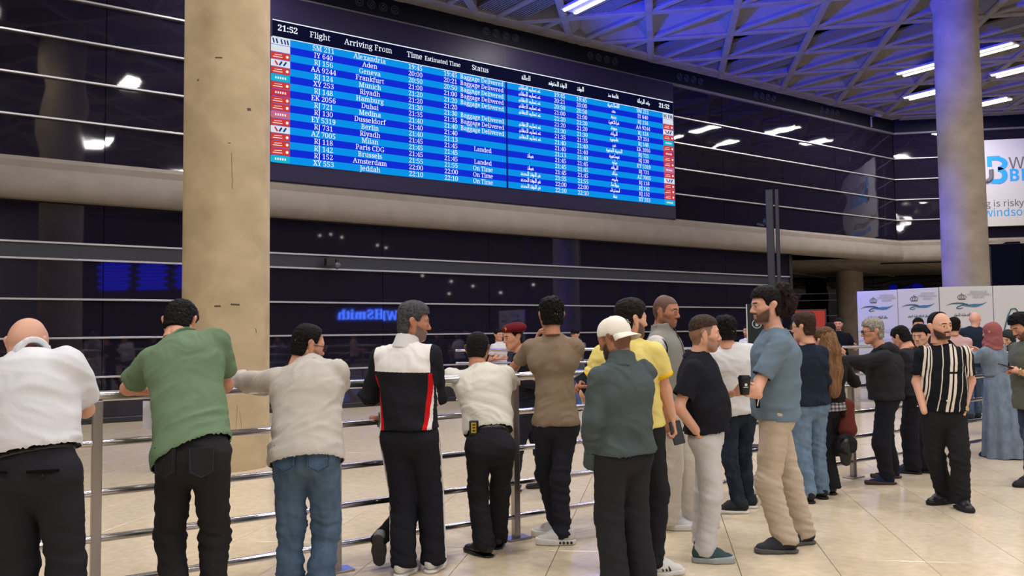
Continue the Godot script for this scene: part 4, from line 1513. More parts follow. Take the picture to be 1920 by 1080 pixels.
func person(s: Dictionary) -> Node3D:
	var d: float = s.d
	var S: float = s.get("S", 1.0)
	var G: float = s.get("girth", 1.0)
	var cell: float = s.get("cell", 0.013)
	var Rt := CB.x
	Rt = Vector3(Rt.x, 0, Rt.z).normalized()
	var Tw := Rt.cross(Vector3.UP)
	var facing := func(deg: float) -> Vector3: return Tw * cos(deg_to_rad(deg)) + Rt * sin(deg_to_rad(deg))
	var yaw: float = s.yaw
	var f: Vector3 = facing.call(yaw)
	var l: Vector3 = Vector3.UP.cross(f)
	var fh: Vector3 = facing.call(s.get("hip_yaw", yaw))
	var lh: Vector3 = Vector3.UP.cross(fh)
	# joints
	var P := vec(s.pel, d)
	var N := vec(s.neck, d)
	var Hd := vec(s.head, d)
	var root := thing("person", s.label, "person", Vector3(P.x, 0, P.z))
	var o := root.position
	P -= o
	N -= o
	Hd -= o
	var u := (N - P).normalized()
	var tl := (N - P).length()
	l = (l - u * l.dot(u)).normalized()
	f = l.cross(u).normalized()
	if s.has("tilt"):
		l = l.rotated(f, deg_to_rad(s.tilt))
	var shw: float = s.get("shoulder", 0.170) * S
	var sh := {"L": N + l * shw - u * 0.072 * S, "R": N - l * shw - u * 0.072 * S}
	var hip := {"L": P + lh * 0.088 * S, "R": P - lh * 0.088 * S}
	var knee := {}
	var ank := {}
	var gp := {}
	var elb := {}
	var wri := {}
	for q in ["L", "R"]:
		var ft: Array = s.foot[q]
		var gpt := gnd(ft[0], ft[1]) if ft.size() < 3 else at(ft[0], ft[1], d + ft[2])
		gp[q] = gpt - o
		ank[q] = gp[q] + Vector3.UP * 0.085 * S
		var fy: float = s.get("foot_yaw", {}).get(q, s.get("hip_yaw", yaw))
		if s.has("knee") and s.knee.has(q):
			knee[q] = vec(s.knee[q], d) - o
		else:
			var leg := minf(0.475 * 1.75 * S, (ank[q] - hip[q]).length() * s.get("bendy", 1.006))
			knee[q] = bend(hip[q], ank[q], leg * 0.495, leg * 0.505, facing.call(fy))
		wri[q] = vec(s.wrist[q], d) - o
		if s.has("elbow") and s.elbow.has(q):
			elb[q] = vec(s.elbow[q], d) - o
		else:
			elb[q] = bend(sh[q], wri[q], 0.165 * 1.75 * S, 0.148 * 1.75 * S, Vector3.DOWN - f * 0.6 + l * (0.5 if q == "L" else -0.5))
	if s.has("report"):
		for q in ["L", "R"]:
			print(s.label, " ", q, " thigh %.2f calf %.2f upper %.2f fore %.2f torso %.2f" % [(hip[q] - knee[q]).length(), (knee[q] - ank[q]).length(), (sh[q] - elb[q]).length(), (elb[q] - wri[q]).length(), tl], " height ", Hd.y + 0.12)
	# skin: one mesh of trunk, limbs, neck, with head and hands set into it
	var fo := {"f": f, "s": 0.7}
	var body := [
		[P + u * 0.05, P + u * tl * 0.5, 0.11 * S, 0.105 * S, 0.04, fo],
		[P + u * tl * 0.5, N - u * 0.1, 0.105 * S, 0.13 * S, 0.04, fo],
		[sh.L, sh.R, 0.038 * S, 0.038 * S, 0.04],
	]
	var hb := Basis(Vector3.UP, deg_to_rad(s.get("hyaw", yaw))) 
	hb = Basis(Rt, Vector3.UP, Tw) * hb * Basis(Vector3.RIGHT, deg_to_rad(s.get("hpitch", 0.0))) * Basis(Vector3.BACK, deg_to_rad(s.get("hroll", 0.0)))
	var hs: float = s.get("head_size", 1.0) * lerpf(1.0, S, 0.5)
	var hx := Transform3D(hb.scaled(Vector3.ONE * hs) if false else hb * Basis.from_scale(Vector3.ONE * hs), Hd)
	body.append([N - u * 0.06, hx * Vector3(0, -0.07, -0.028), 0.066 * S, 0.052 * S, 0.03])
	var bare: String = s.get("sleeve", "short")
	for q in ["L", "R"]:
		body.append([sh[q], elb[q], 0.043 * S * G, 0.036 * S * G, 0.02])
		body.append([elb[q], wri[q], 0.039 * S * lerpf(1, G, 0.5), 0.026 * S, 0.02])
		body.append([hip[q], knee[q], 0.066 * S, 0.045 * S, 0.02])
		body.append([knee[q], ank[q], 0.042 * S, 0.034 * S, 0.02])
	var bm := nets(body, minf(cell, 0.012) if bare != "long" else 0.016)
	bm.n = normals_of(bm.v, bm.i)
	var cols := PackedColorArray()
	cols.resize(bm.v.size())
	cols.fill(lin(s.skin))
	bm.c = cols
	var ht: Dictionary = HEAD if cell < 0.0145 else HEAD_FAR
	join_into(bm, ht, hx, head_colors(ht, s))
	for q in ["L", "R"]:
		var kind: String = s.get("hand", {}).get(q, "relaxed")
		if kind == "pocket":
			continue
		var along_: Vector3 = (wri[q] - elb[q]).normalized()
		if s.get("hand_to", {}).has(q):
			along_ = (vec(s.hand_to[q], d) - o - wri[q]).normalized()
		var palm: Vector3 = s.get("palm", {}).get(q, (-l if q == "L" else l))
		palm = (palm - along_ * palm.dot(along_)).normalized()
		# template: fingers -y, palm +x, thumb +z for the right hand; mirrored for the left
		var y := -along_
		var bx := Basis(palm, y, palm.cross(y))
		if q == "L":
			bx = Basis(-palm, y, (-palm).cross(y))
		var hd: Dictionary = HANDS[kind]
		var hc := PackedColorArray()
		hc.resize(hd.v.size())
		hc.fill(lin(s.skin))
		join_into(bm, hd, Transform3D(bx * Basis.from_scale(Vector3.ONE * S), wri[q] + along_ * 0.005), hc, q == "L")
	var skinm := SKIN
	put("body", mesh_of(bm), skinm, root)
	# trousers
	var nz := FOLDN
	var lo := DRAPE
	var seed_ := Vector3(s.pel[0], s.pel[1], 0.0) * 0.37
	var loose: float = s.get("loose", 1.0)
	if s.get("trousers") != null:
		var tb := [
			[P + u * 0.13 * S, P + u * 0.02, 0.145 * S * G, 0.16 * S * G, 0.05, {"f": fh, "s": 0.72}],
			[hip.L - fh * 0.028 * S - Vector3.UP * 0.02, hip.R - fh * 0.028 * S - Vector3.UP * 0.02, 0.085 * S * G, 0.085 * S * G, 0.05],
		]
		for q in ["L", "R"]:
			tb.append([hip[q], knee[q], 0.091 * S * G * lerpf(1.0, loose, 0.3), 0.066 * S * loose, 0.035])
			var ab: Vector3 = (ank[q] - knee[q]).normalized()
			var cuff: float = s.get("cuff", 0.058)
			tb.append([knee[q], ank[q] + ab * 0.035 * s.get("leg_len", 1.0), 0.066 * S * loose, cuff * S, 0.03, {"cb": true}])
		var tm := nets(tb, cell, [[P + u * 0.135 * S, u]])
		var kL: Vector3 = knee.L
		var kR: Vector3 = knee.R
		var aL: Vector3 = ank.L
		var aR: Vector3 = ank.R
		var amp: float = s.get("tfold", 1.0)
		fold(tm, func(p: Vector3) -> float:
			var near := minf((p - aL).length(), (p - aR).length())
			var nk := minf((p - kL).length(), (p - kR).length())
			var w := 0.004 + 0.010 * exp(-near * near / 0.02) + 0.007 * exp(-nk * nk / 0.02) + 0.004 * exp(-(p - P).length_squared() / 0.02)
			return amp * w * nz.get_noise_3d(p.x * 0.5 + seed_.x, p.y * 2.4 + seed_.y + p.x * 0.9, p.z * 0.5) + amp * 0.004 * lo.get_noise_3d(p.x + seed_.x, p.y * 0.5, p.z))
		put("trousers", mesh_of(tm), s.trousers, root)
	# shoes
	if s.get("shoe", "") != "":
		var st: Dictionary = SHOES[s.shoe]
		for q in ["L", "R"]:
			var fy: float = s.get("foot_yaw", {}).get(q, s.get("hip_yaw", yaw))
			var fd: Vector3 = facing.call(fy)
			var bx := Basis(Vector3.UP.cross(fd), Vector3.UP, fd)
			if s.get("foot_pitch", {}).has(q):
				bx = bx * Basis(Vector3.RIGHT, deg_to_rad(s.foot_pitch[q]))
			bx = bx * Basis.from_scale(Vector3.ONE * S * s.get("shoe_size", 1.04))
			var sm := put("shoe", st.upper, s.shoe_m, root, gp[q] if not s.get("foot_pitch", {}).has(q) else ank[q] - bx.y.normalized() * 0.085 * S, bx)
			put("sole", st.sole, s.get("sole_m", s.shoe_m), sm)
			if st.lace != null:
				put("laces", st.lace, s.get("lace_m", s.get("sole_m", s.shoe_m)), sm)
	# shirt
	var hem: float = s.get("hem", 0.02)
	var sg: float = s.get("shirt_girth", 1.0) * G
	var fs := {"f": f, "s": s.get("depth", 0.74)}
	var belly: float = s.get("belly", 0.0)
	var mid := P + u * tl * 0.38 + f * belly * 0.4
	var low := P + u * (hem - 0.06)
	var chest := N - u * 0.17 * S
	var hb2 := [
		[low, mid, (0.166 + belly * 0.2) * S * sg, (0.158 + belly * 0.5) * S * sg, 0.05, fs],
		[mid, chest, (0.158 + belly * 0.5) * S * sg, 0.176 * S * sg, 0.06, fs],
		[N - u * 0.055 * S + l * 0.02, sh.L - l * 0.01, 0.068 * S, 0.056 * S, 0.05],
		[N - u * 0.055 * S - l * 0.02, sh.R + l * 0.01, 0.068 * S, 0.056 * S, 0.05],
		[N - u * 0.06 * S, N + u * 0.012, 0.1 * S, 0.066 * S, 0.045, {"cb": true}],
		[chest + l * 0.09 * S - f * 0.012, chest - l * 0.09 * S - f * 0.012, 0.094 * S, 0.094 * S, 0.07],
	]
	if hem < 0.06:
		hb2.insert(0, [hip.L - fh * 0.03 * S, hip.R - fh * 0.03 * S, 0.098 * S * G, 0.098 * S * G, 0.06])
		hb2.insert(0, [P + u * 0.1, P - u * 0.06, 0.16 * S * G, 0.188 * S * G, 0.05, {"f": fh, "s": 0.75}])
	var cut := low + u * 0.06
	var tiltn: Vector3 = (-u + l * s.get("hem_tilt", 0.0)).normalized()
	hb2.append(["cut", cut, tiltn])
	for q in ["L", "R"]:
		if bare == "long" or bare == "rolled":
			var e: Vector3 = elb[q]
			var w: Vector3 = wri[q]
			if bare == "rolled":
				hb2.append([sh[q], sh[q].lerp(e, 0.8), 0.07 * S * sg, 0.068 * S * sg, 0.045, {"cb": true}])
				continue
			hb2.append([sh[q], e, 0.061 * S * sg, 0.054 * S * sg, 0.03])
			hb2.append([e, w + (w - e).normalized() * 0.01, 0.058 * S * sg, 0.043 * S, 0.02, {"cb": true}])
		elif bare == "short":
			var e: Vector3 = sh[q].lerp(elb[q], s.get("sleeve_len", 0.68))
			hb2.append([sh[q], e, 0.061 * S * sg, 0.064 * S * sg, 0.03, {"cb": true}])
		else:
			hb2.append([sh[q], sh[q].lerp(elb[q], 0.16), 0.07 * S, 0.07 * S, 0.04, {"cb": true}])
	var sm2 := nets(hb2, cell)
	open_end(sm2, cut, tiltn, cell * 0.45, 0.4)
	for q in ["L", "R"]:
		var dn: Vector3 = (elb[q] - sh[q]).normalized()
		if bare == "short":
			open_end(sm2, sh[q].lerp(elb[q], s.get("sleeve_len", 0.68)), dn, cell * 0.45, 0.09)
		elif bare == "rolled":
			open_end(sm2, sh[q].lerp(elb[q], 0.8), dn, cell * 0.45, 0.09)
	var samp: float = s.get("fold", 1.0)
	var lean_ang: float = s.get("crease", 0.55 if int(s.pel[0]) % 2 == 0 else -0.55)
	fold(sm2, func(p: Vector3) -> float:
		var h := (p - P).dot(u)
		var side := (p - P).dot(l)
		var near := minf((p - elb.L).length(), (p - elb.R).length())
		var arm := minf((p - sh.L).length(), (p - sh.R).length())
		var w := 0.005 + 0.006 * exp(-pow((h - 0.1) / 0.12, 2.0)) + 0.007 * exp(-near * near / 0.012) + 0.006 * exp(-arm * arm / 0.02)
		var ang := lean_ang + 0.5 * lo.get_noise_3d(side * 0.7 + seed_.y, h * 0.7, 3.0)
		var across := h * cos(ang) - side * sin(ang)
		var length := side * cos(ang) + h * sin(ang)
		var dep := (p - P).dot(f)
		return samp * (1.2 * w * nz.get_noise_3d(across * 1.4 + seed_.y, length * 0.55 + seed_.x, dep * 0.6) + 0.005 * lo.get_noise_3d(across + seed_.x, length * 0.5, dep)))
	if s.get("uv", false):
		var uvs := PackedVector2Array()
		var vs: PackedVector3Array = sm2.v
		uvs.resize(vs.size())
		for k in vs.size():
			var p := vs[k] - P
			uvs[k] = Vector2(0.5 + p.dot(l) / 0.8, 0.9 - p.dot(u) / 0.8)
		sm2.uv = uvs
	put("shirt" if not s.has("top") else s.top, mesh_of(sm2), s.shirt, root)
	# hair
	var hk: String = s.get("hair", "short")
	var hm := hair_mat(s.get("hair_c", Color(0.09, 0.075, 0.07)))
	if HAIRS.has(hk):
		put("hair", HAIRS[hk], hm, root, hx.origin, hx.basis)
	# collar
	var collar: String = s.get("collar", "")
	if collar != "":
		var nd := (hx * Vector3(0, -0.08, -0.03) - N).normalized()
		var up_h: float = {"polo": 0.032, "round": 0.014, "stand": 0.07}[collar]
		var c0 := N - nd * 0.012
		var rr: float = (0.078 if collar != "round" else 0.074) * S
		var cm := nets([[c0 - nd * 0.03, c0 + nd * up_h, rr + 0.012, rr - 0.004, 0.01, {"cb": true, "ca": true}], [c0, c0 + nd * 0.2, rr - 0.015, rr - 0.018, 0.006, {"sub": true}], [c0 + f * 0.09 + nd * up_h * 1.4, c0 + f * 0.05 - nd * 0.02, 0.035 if collar != "round" else 0.01, 0.008, 0.01, {"sub": true}]], 0.008)
		put("collar", mesh_of(cm), s.get("collar_m", s.shirt if not s.get("uv", false) else cloth(Color(0.05, 0.05, 0.06))), root)
	# belt
	if s.has("belt"):
		var bp: Vector3 = P + u * s.get("belt_at", 0.118) * S
		var bl := nets([[bp - u * 0.018, bp + u * 0.018, 0.162 * S * G, 0.158 * S * G, 0.005, {"f": fh, "s": 0.76, "ca": true, "cb": true}]], 0.009)
		put("belt", mesh_of(bl), s.belt, root)
	if s.has("cuff_m"):
		for q in ["L", "R"]:
			var e: Vector3 = sh[q].lerp(elb[q], s.get("sleeve_len", 0.68))
			var dd: Vector3 = (elb[q] - sh[q]).normalized()
			put("sleeve_band", mesh_of(nets([[e - dd * 0.022, e + dd * 0.004, 0.074 * S * sg, 0.074 * S * sg, 0.004, {"ca": true, "cb": true}]], 0.008)), s.cuff_m, root)
	var info := {"root": root, "hx": hx, "P": P, "N": N, "u": u, "l": l, "f": f, "fh": fh, "lh": lh, "o": o, "sh": sh, "elb": elb, "wri": wri, "knee": knee, "ank": ank, "hip": hip, "S": S, "G": G}
	INFO[root.name] = info
	last = info
	return root
func setup_people() -> void:
	T_CLOTH = normal_tex(0.010, 4, 11, 9.0, 512)
	FOLDN = FastNoiseLite.new()
	FOLDN.noise_type = FastNoiseLite.TYPE_SIMPLEX_SMOOTH
	FOLDN.fractal_type = FastNoiseLite.FRACTAL_RIDGED
	FOLDN.fractal_octaves = 2
	FOLDN.frequency = 4.2
	FOLDN.seed = 3
	DRAPE = FastNoiseLite.new()
	DRAPE.noise_type = FastNoiseLite.TYPE_SIMPLEX_SMOOTH
	DRAPE.frequency = 5.0
	DRAPE.fractal_octaves = 2
	DRAPE.seed = 8
	SKIN = StandardMaterial3D.new()
	SKIN.vertex_color_use_as_albedo = true
	SKIN.roughness = 0.55
	SKIN.metallic_specular = 0.4
	HEAD = head_template(0.0042)
	HEAD_FAR = head_template(0.0075)
	for k in ["relaxed", "grip", "flat"]:
		HANDS[k] = hand_template(k, 0.0042)
	for k in ["chunky", "flat", "dress", "sandal"]:
		SHOES[k] = shoe_template(k)
	HAIRS["short"] = mesh_of(hair_template("short", 0.012, 0.006, 0.0048))
	HAIRS["buzz"] = mesh_of(hair_template("short", 0.0075, 0.0015, 0.0048))
	HAIRS["receding"] = mesh_of(hair_template("receding", 0.007, 0.002, 0.0048))
	HAIRS["thick"] = mesh_of(hair_template("short", 0.017, 0.012, 0.0055))
	HAIRS["fringe"] = mesh_of(hair_template("fringe", 0.005, 0.002, 0.0055))
	HAIRS["top"] = mesh_of(hair_template("top", 0.011, 0.003, 0.005))
	HAIRS["crown"] = mesh_of(hair_template("crown", 0.004, 0.001, 0.0055))
	HAIRS["combed"] = mesh_of(hair_template("short", 0.018, 0.005, 0.005))

func people() -> void:
	var black := cloth(Color(0.138, 0.138, 0.152))
	var black2 := cloth(Color(0.12, 0.124, 0.148))
	var navy := cloth(Color(0.115, 0.15, 0.20))
	var white := cloth(Color(0.80, 0.80, 0.81))
	var leather := mat(Color(0.05, 0.05, 0.055), 0.35)
	var bleather := mat(Color(0.06, 0.06, 0.065), 0.45)
	var rubber := mat(Color(0.05, 0.05, 0.055), 0.8)
	var wrub := mat(Color(0.84, 0.83, 0.80), 0.6)
	var skA := Color(0.78, 0.56, 0.45)
	var skB := Color(0.68, 0.47, 0.36)
	var skC := Color(0.82, 0.62, 0.52)
	var dark := Color(0.085, 0.075, 0.075)
	# ---------------- at the near rail, seen from behind
	person({"label": "bald person in a white shirt with rolled sleeves and black belted trousers leaning on railing", "d": 3.85, "yaw": 180, "skin": skC, "hair": "none", "stubble": 0.12,
		"head": [52, 646, 0.24], "hpitch": 26, "neck": [55, 668, 0.14], "pel": [68, 888], "tilt": 0,
		"wrist": {"L": [0, 757, 0.62], "R": [90, 752, 0.62]}, "elbow": {"L": [-82, 772, 0.3], "R": [160, 768, 0.3]},
		"foot": {"L": [20, 1275], "R": [125, 1275]}, "sleeve": "rolled", "shirt": white, "hem": 0.10, "shirt_girth": 1.08, "girth": 1.06, "S": 1.03, "collar": "polo", "collar_m": white, "depth": 0.8, "fold": 1.0,
		"trousers": black, "loose": 1.15, "cuff": 0.075, "belt_at": 0.094, "belt": leather, "shoe": "dress", "shoe_m": leather, "cell": 0.012})
	pocket_slits(last)
	person({"label": "person in a green t-shirt and black jeans leaning both forearms on the railing", "d": 4.35, "yaw": 178, "skin": skA, "hair": "short", "hair_c": dark,
		"head": [338, 606, 0.46], "hpitch": 34, "hyaw": 181, "neck": [343, 636, 0.3], "pel": [363, 852, -0.02], "tilt": -3,
		"wrist": {"L": [300, 734, 0.56], "R": [380, 730, 0.58]}, "elbow": {"L": [240, 728, 0.42], "R": [424, 722, 0.44]},
		"foot": {"L": [332, 1190], "R": [398, 1180]}, "knee": {"L": [318, 1010, 0.12], "R": [402, 1008, 0.12]}, "sleeve": "short", "sleeve_len": 0.72, "shirt": cloth(Color(0.39, 0.475, 0.365)), "top": "t_shirt", "hem": 0.0, "hem_tilt": -0.22, "shirt_girth": 1.03, "shoulder": 0.172, "collar": "round", "fold": 1.1,
		"trousers": cloth(Color(0.15, 0.145, 0.152)), "loose": 1.08, "girth": 1.06, "cuff": 0.062, "tfold": 1.4, "shoe": "flat", "shoe_m": rubber, "cell": 0.012})
	back_pockets(last, cloth(Color(0.15, 0.145, 0.152)))
	person({"label": "person in an untucked beige shirt, blue jeans and glasses leaning on the railing", "d": 4.75, "yaw": 172, "hip_yaw": 180, "skin": skA, "hair": "receding", "hair_c": dark, "stubble": 0.4, "beard": 0.5,
		"head": [577, 648, 0.3], "hyaw": 128, "hpitch": 12, "neck": [578, 684, 0.24], "pel": [575, 846, 0], "tilt": 0,
		"wrist": {"L": [500, 728, 0.62], "R": [600, 722, 0.55]}, "elbow": {"L": [447, 716, 0.5], "R": [633, 716, 0.42]},
		"foot": {"L": [545, 1128], "R": [598, 1132]}, "knee": {"L": [545, 990, 0.1], "R": [612, 990, 0.14]}, "sleeve": "long", "shirt": cloth(Color(0.70, 0.675, 0.64)), "hem": -0.07, "shirt_girth": 1.1, "collar": "polo", "fold": 1.15,
		"trousers": denim(Color(0.29, 0.38, 0.48)), "loose": 1.12, "girth": 1.03, "cuff": 0.07, "tfold": 1.8, "shoe": "flat", "shoe_m": rubber, "cell": 0.012})
	back_pockets(last, denim(Color(0.27, 0.36, 0.46)))
	glasses(last)
	person({"label": "grey-haired person in a black, white and red tracksuit standing behind the railing, looking right", "d": 5.42, "yaw": 168, "skin": skB, "hair": "combed", "hair_c": Color(0.30, 0.30, 0.31), "beard": 0.75,
		"head": [776, 605, 0.05], "hyaw": 104, "hpitch": 4, "neck": [762, 646, 0.02], "pel": [768, 818], "tilt": -1,
		"wrist": {"L": [725, 735, 0.32], "R": [790, 735, 0.34]}, "elbow": {"L": [693, 742, 0.12], "R": [820, 742, 0.1]},
		"foot": {"L": [757, 1078], "R": [812, 1070]}, "foot_yaw": {"L": 160, "R": 165}, "sleeve": "long", "uv": true, "shirt": track_jacket(), "top": "track_jacket", "hem": 0.05, "shirt_girth": 1.02, "depth": 0.72, "collar": "stand", "collar_m": cloth(Color(0.79, 0.785, 0.775)), "fold": 0.9,
		"trousers": black2, "loose": 1.2, "girth": 1.02, "cuff": 0.078, "tfold": 0.9, "shoe": "flat", "shoe_m": wrub, "sole_m": wrub, "cell": 0.012})
	track_stripes(last)
	person({"label": "small person in dark trousers with one foot raised, hidden behind the tracksuit", "d": 5.68, "yaw": 178, "S": 0.74, "skin": skA, "hair": "short", "hair_c": dark, "head_size": 1.05,
		"head": [762, 735, 0.06], "neck": [762, 770, 0.04], "pel": [768, 885],
		"wrist": {"L": [718, 790, 0.16], "R": [800, 790, 0.16]}, "elbow": {"L": [700, 786, 0.02], "R": [812, 800, 0.02]},
		"foot": {"L": [712, 1030, -0.2], "R": [752, 1062]}, "knee": {"L": [745, 975, 0.04]}, "foot_pitch": {"L": 68}, "sleeve": "short", "shirt": cloth(Color(0.5, 0.5, 0.52)), "hem": 0.02,
		"trousers": cloth(Color(0.12, 0.125, 0.135)), "shoe": "flat", "shoe_m": mat(Color(0.5, 0.5, 0.5), 0.8), "sole_m": mat(Color(0.2, 0.19, 0.19), 0.8), "shoe_size": 1.15, "cell": 0.013})
	person({"label": "person in a cream shirt and black trousers wearing a belt radio, leaning on railing", "d": 5.84, "yaw": 176, "skin": skB, "hair": "buzz", "hair_c": Color(0.11, 0.1, 0.1), "stubble": 0.7, "beard": 0.6,
		"head": [896, 655, 0.4], "hpitch": 12, "hyaw": 168, "neck": [903, 694, 0.32], "pel": [920, 836, -0.02],
		"wrist": {"L": [818, 716, 0.52], "R": [936, 712, 0.55]}, "elbow": {"L": [846, 706, 0.44], "R": [956, 716, 0.4]},
		"foot": {"L": [908, 1042], "R": [932, 1026]}, "foot_yaw": {"L": -140, "R": 178}, "sleeve": "long", "shirt": cloth(Color(0.79, 0.78, 0.73)), "hem": 0.10, "girth": 0.94, "shirt_girth": 1.12, "collar": "polo", "S": 0.97, "fold": 1.2,
		"trousers": black, "loose": 1.06, "cuff": 0.072, "belt_at": 0.092, "belt": leather, "shoe": "dress", "shoe_m": leather, "cell": 0.012})
	belt_radio(last)
	person({"label": "person in a tan polo shirt, black trousers and white sneakers with elbow on the railing", "d": 6.14, "yaw": 168, "skin": skB, "hair": "thick", "hair_c": dark,
		"head": [1033, 592, 0.02], "hyaw": 190, "hpitch": 4, "neck": [1036, 632, 0.02], "pel": [1043, 794, 0.0],
		"wrist": {"L": [1003, 645, 0.42], "R": [992, 702, 0.5]}, "elbow": {"L": [964, 688, 0.26], "R": [1052, 730, 0.28]}, "hand": {"L": "relaxed", "R": "grip"}, "hand_to": {"L": [1012, 615, 0.34], "R": [975, 706, 0.5]},
		"foot": {"L": [1046, 1006], "R": [1056, 1020]}, "foot_yaw": {"L": -100, "R": -92}, "sleeve": "short", "sleeve_len": 0.66, "shirt": cloth(Color(0.51, 0.445, 0.37)), "top": "polo_shirt", "hem": -0.01, "shirt_girth": 0.92, "shoulder": 0.165, "collar": "polo",
		"trousers": cloth(Color(0.155, 0.16, 0.19)), "girth": 0.86, "cuff": 0.06, "tfold": 1.3, "shoe": "chunky", "shoe_m": mat(Color(0.78, 0.77, 0.74), 0.7), "sole_m": wrub, "cell": 0.012})
	sneaker_windows(last)
	# ---------------- beyond the near rail
	person({"label": "uniformed person in dark navy with a maroon beret standing beyond the railing", "d": 8.2, "yaw": -75, "skin": skA, "hair": "buzz", "hair_c": Color(0.13, 0.1, 0.09), "stubble": 0.5,
		"head": [962, 632, 0], "hyaw": -62, "hpitch": 10, "neck": [978, 664, 0.0], "pel": [990, 760],
		"wrist": {"L": [978, 716, -0.25], "R": [965, 716, 0.1]}, "foot": {"L": [962, 922], "R": [1022, 914]}, "knee": {"R": [1012, 842, 0]}, "sleeve": "long", "shirt": cloth(Color(0.115, 0.12, 0.155)), "top": "uniform_shirt", "hem": 0.08, "collar": "polo",
		"trousers": cloth(Color(0.13, 0.135, 0.165)), "belt": leather, "shoe": "flat", "shoe_m": leather, "cell": 0.015})
	beret(last)
	# ---------------- the group on the near side
	person({"label": "person in a yellow polo shirt with bright yellow sleeve bands and black trousers", "d": 5.42, "yaw": 160, "skin": skC, "hair": "combed", "hair_c": Color(0.13, 0.10, 0.09), "beard": 0.85,
		"head": [1184, 600, 0], "hyaw": 112, "neck": [1176, 642, 0.0], "pel": [1192, 806],
		"wrist": {"L": [1122, 795, 0.2], "R": [1262, 786, -0.02]}, "elbow": {"L": [1098, 738, 0.02], "R": [1248, 732, -0.02]}, "hand": {"R": "grip"},
		"foot": {"L": [1180, 1085], "R": [1226, 1078]}, "foot_yaw": {"R": 95, "L": 150}, "sleeve": "short", "sleeve_len": 0.62, "shirt": cloth(Color(0.86, 0.79, 0.46)), "top": "polo_shirt", "cuff_m": cloth(Color(0.88, 0.70, 0.10)), "collar": "polo", "collar_m": cloth(Color(0.85, 0.72, 0.22)), "hem": 0.02, "shoulder": 0.175,
		"trousers": black, "shoe": "flat", "shoe_m": wrub, "sole_m": wrub, "cell": 0.012})
	shoe_stripes(last, "R")
	phone_at(last.o + last.wri.R + (last.wri.R - last.elb.R).normalized() * 0.085 + CB.z * 0.02, (last.wri.R - last.elb.R).normalized(), CB.z, "black phone hanging in the hand of the person in yellow")
	person({"label": "person in a dark green-grey quarter-zip sweatshirt and white cap with hand in pocket", "d": 4.95, "yaw": 214, "skin": skB, "hair": "none", "stubble": 0.55, "beard": 0.9, "hair_c": dark,
		"head": [1152, 637, 0.06], "hyaw": 228, "hpitch": 14, "neck": [1166, 680, 0.0], "pel": [1168, 846], "tilt": -2,
		"wrist": {"L": [1108, 872, 0.0], "R": [1112, 742, 0.3]}, "elbow": {"L": [1114, 784, -0.12], "R": [1180, 770, 0.3]}, "hand": {"L": "pocket", "R": "grip"}, "hand_to": {"R": [1092, 722, 0.3]},
		"foot": {"L": [1155, 1122], "R": [1206, 1112]}, "sleeve": "long", "shirt": cloth(Color(0.285, 0.325, 0.325)), "top": "sweatshirt", "hem": 0.0, "shirt_girth": 0.98, "depth": 0.84, "collar": "stand", "fold": 1.3, "S": 1.02,
		"trousers": cloth(Color(0.155, 0.155, 0.17)), "loose": 1.2, "girth": 1.02, "cuff": 0.08, "tfold": 0.7, "shoe": "flat", "shoe_m": rubber, "cell": 0.012})
	cap(last)
	phone_at(at(1097, 722, 5.22), (at(1112, 744, 5.22) - at(1085, 700, 5.22)).normalized(), (CB.z + CB.y * 0.35).normalized(), "smartphone held up beside the white cap")
	person({"label": "person in a grey padded vest over a white t-shirt and cream trousers", "d": 6.5, "yaw": 62, "skin": skB, "hair": "none", "hair_c": Color(0.17, 0.15, 0.14), "stubble": 0.8, "beard": 0.45, "S": 1.03,
		"head": [1249, 584, 0], "hyaw": 55, "hpitch": 6, "neck": [1240, 622, 0], "pel": [1262, 766],
		"wrist": {"R": [1250, 780, -0.2], "L": [1290, 770, 0.2]}, "elbow": {"R": [1232, 715, -0.18]},
		"foot": {"R": [1254, 992], "L": [1300, 985]}, "foot_yaw": {"R": 75, "L": 60}, "sleeve": "short", "sleeve_len": 0.6, "shirt": cloth(Color(0.78, 0.77, 0.75)), "hem": 0.03, "shirt_girth": 0.86,
		"trousers": cloth(Color(0.83, 0.81, 0.77)), "loose": 1.25, "cuff": 0.085, "shoe": "chunky", "shoe_m": mat(Color(0.74, 0.74, 0.74), 0.5), "sole_m": wrub, "cell": 0.012})
	vest(last)
	person({"label": "person in a black short-sleeved shirt, white trousers and teal sneakers with hand in pocket", "d": 5.65, "yaw": 68, "skin": skC, "hair": "top", "hair_c": Color(0.26, 0.21, 0.18), "stubble": 0.68, "beard": 0.5, "S": 0.96,
		"head": [1321, 627, 0], "hyaw": 86, "neck": [1306, 667, 0], "pel": [1326, 818],
		"wrist": {"R": [1324, 832, -0.13], "L": [1378, 736, 0.12]}, "elbow": {"R": [1272, 764, -0.2], "L": [1345, 745, 0.2]}, "hand": {"R": "pocket", "L": "relaxed"},
		"foot": {"R": [1322, 1054], "L": [1316, 1030]}, "foot_yaw": {"R": 80, "L": -10}, "sleeve": "short", "sleeve_len": 0.72, "shirt": cloth(Color(0.11, 0.115, 0.14)), "hem": 0.045, "depth": 0.82, "shirt_girth": 1.04, "belly": 0.04, "collar": "polo",
		"trousers": cloth(Color(0.77, 0.765, 0.76)), "loose": 1.12, "cuff": 0.066, "shoe": "chunky", "shoe_m": mat(Color(0.16, 0.26, 0.27), 0.8), "sole_m": mat(Color(0.6, 0.62, 0.62), 0.7), "cell": 0.012})
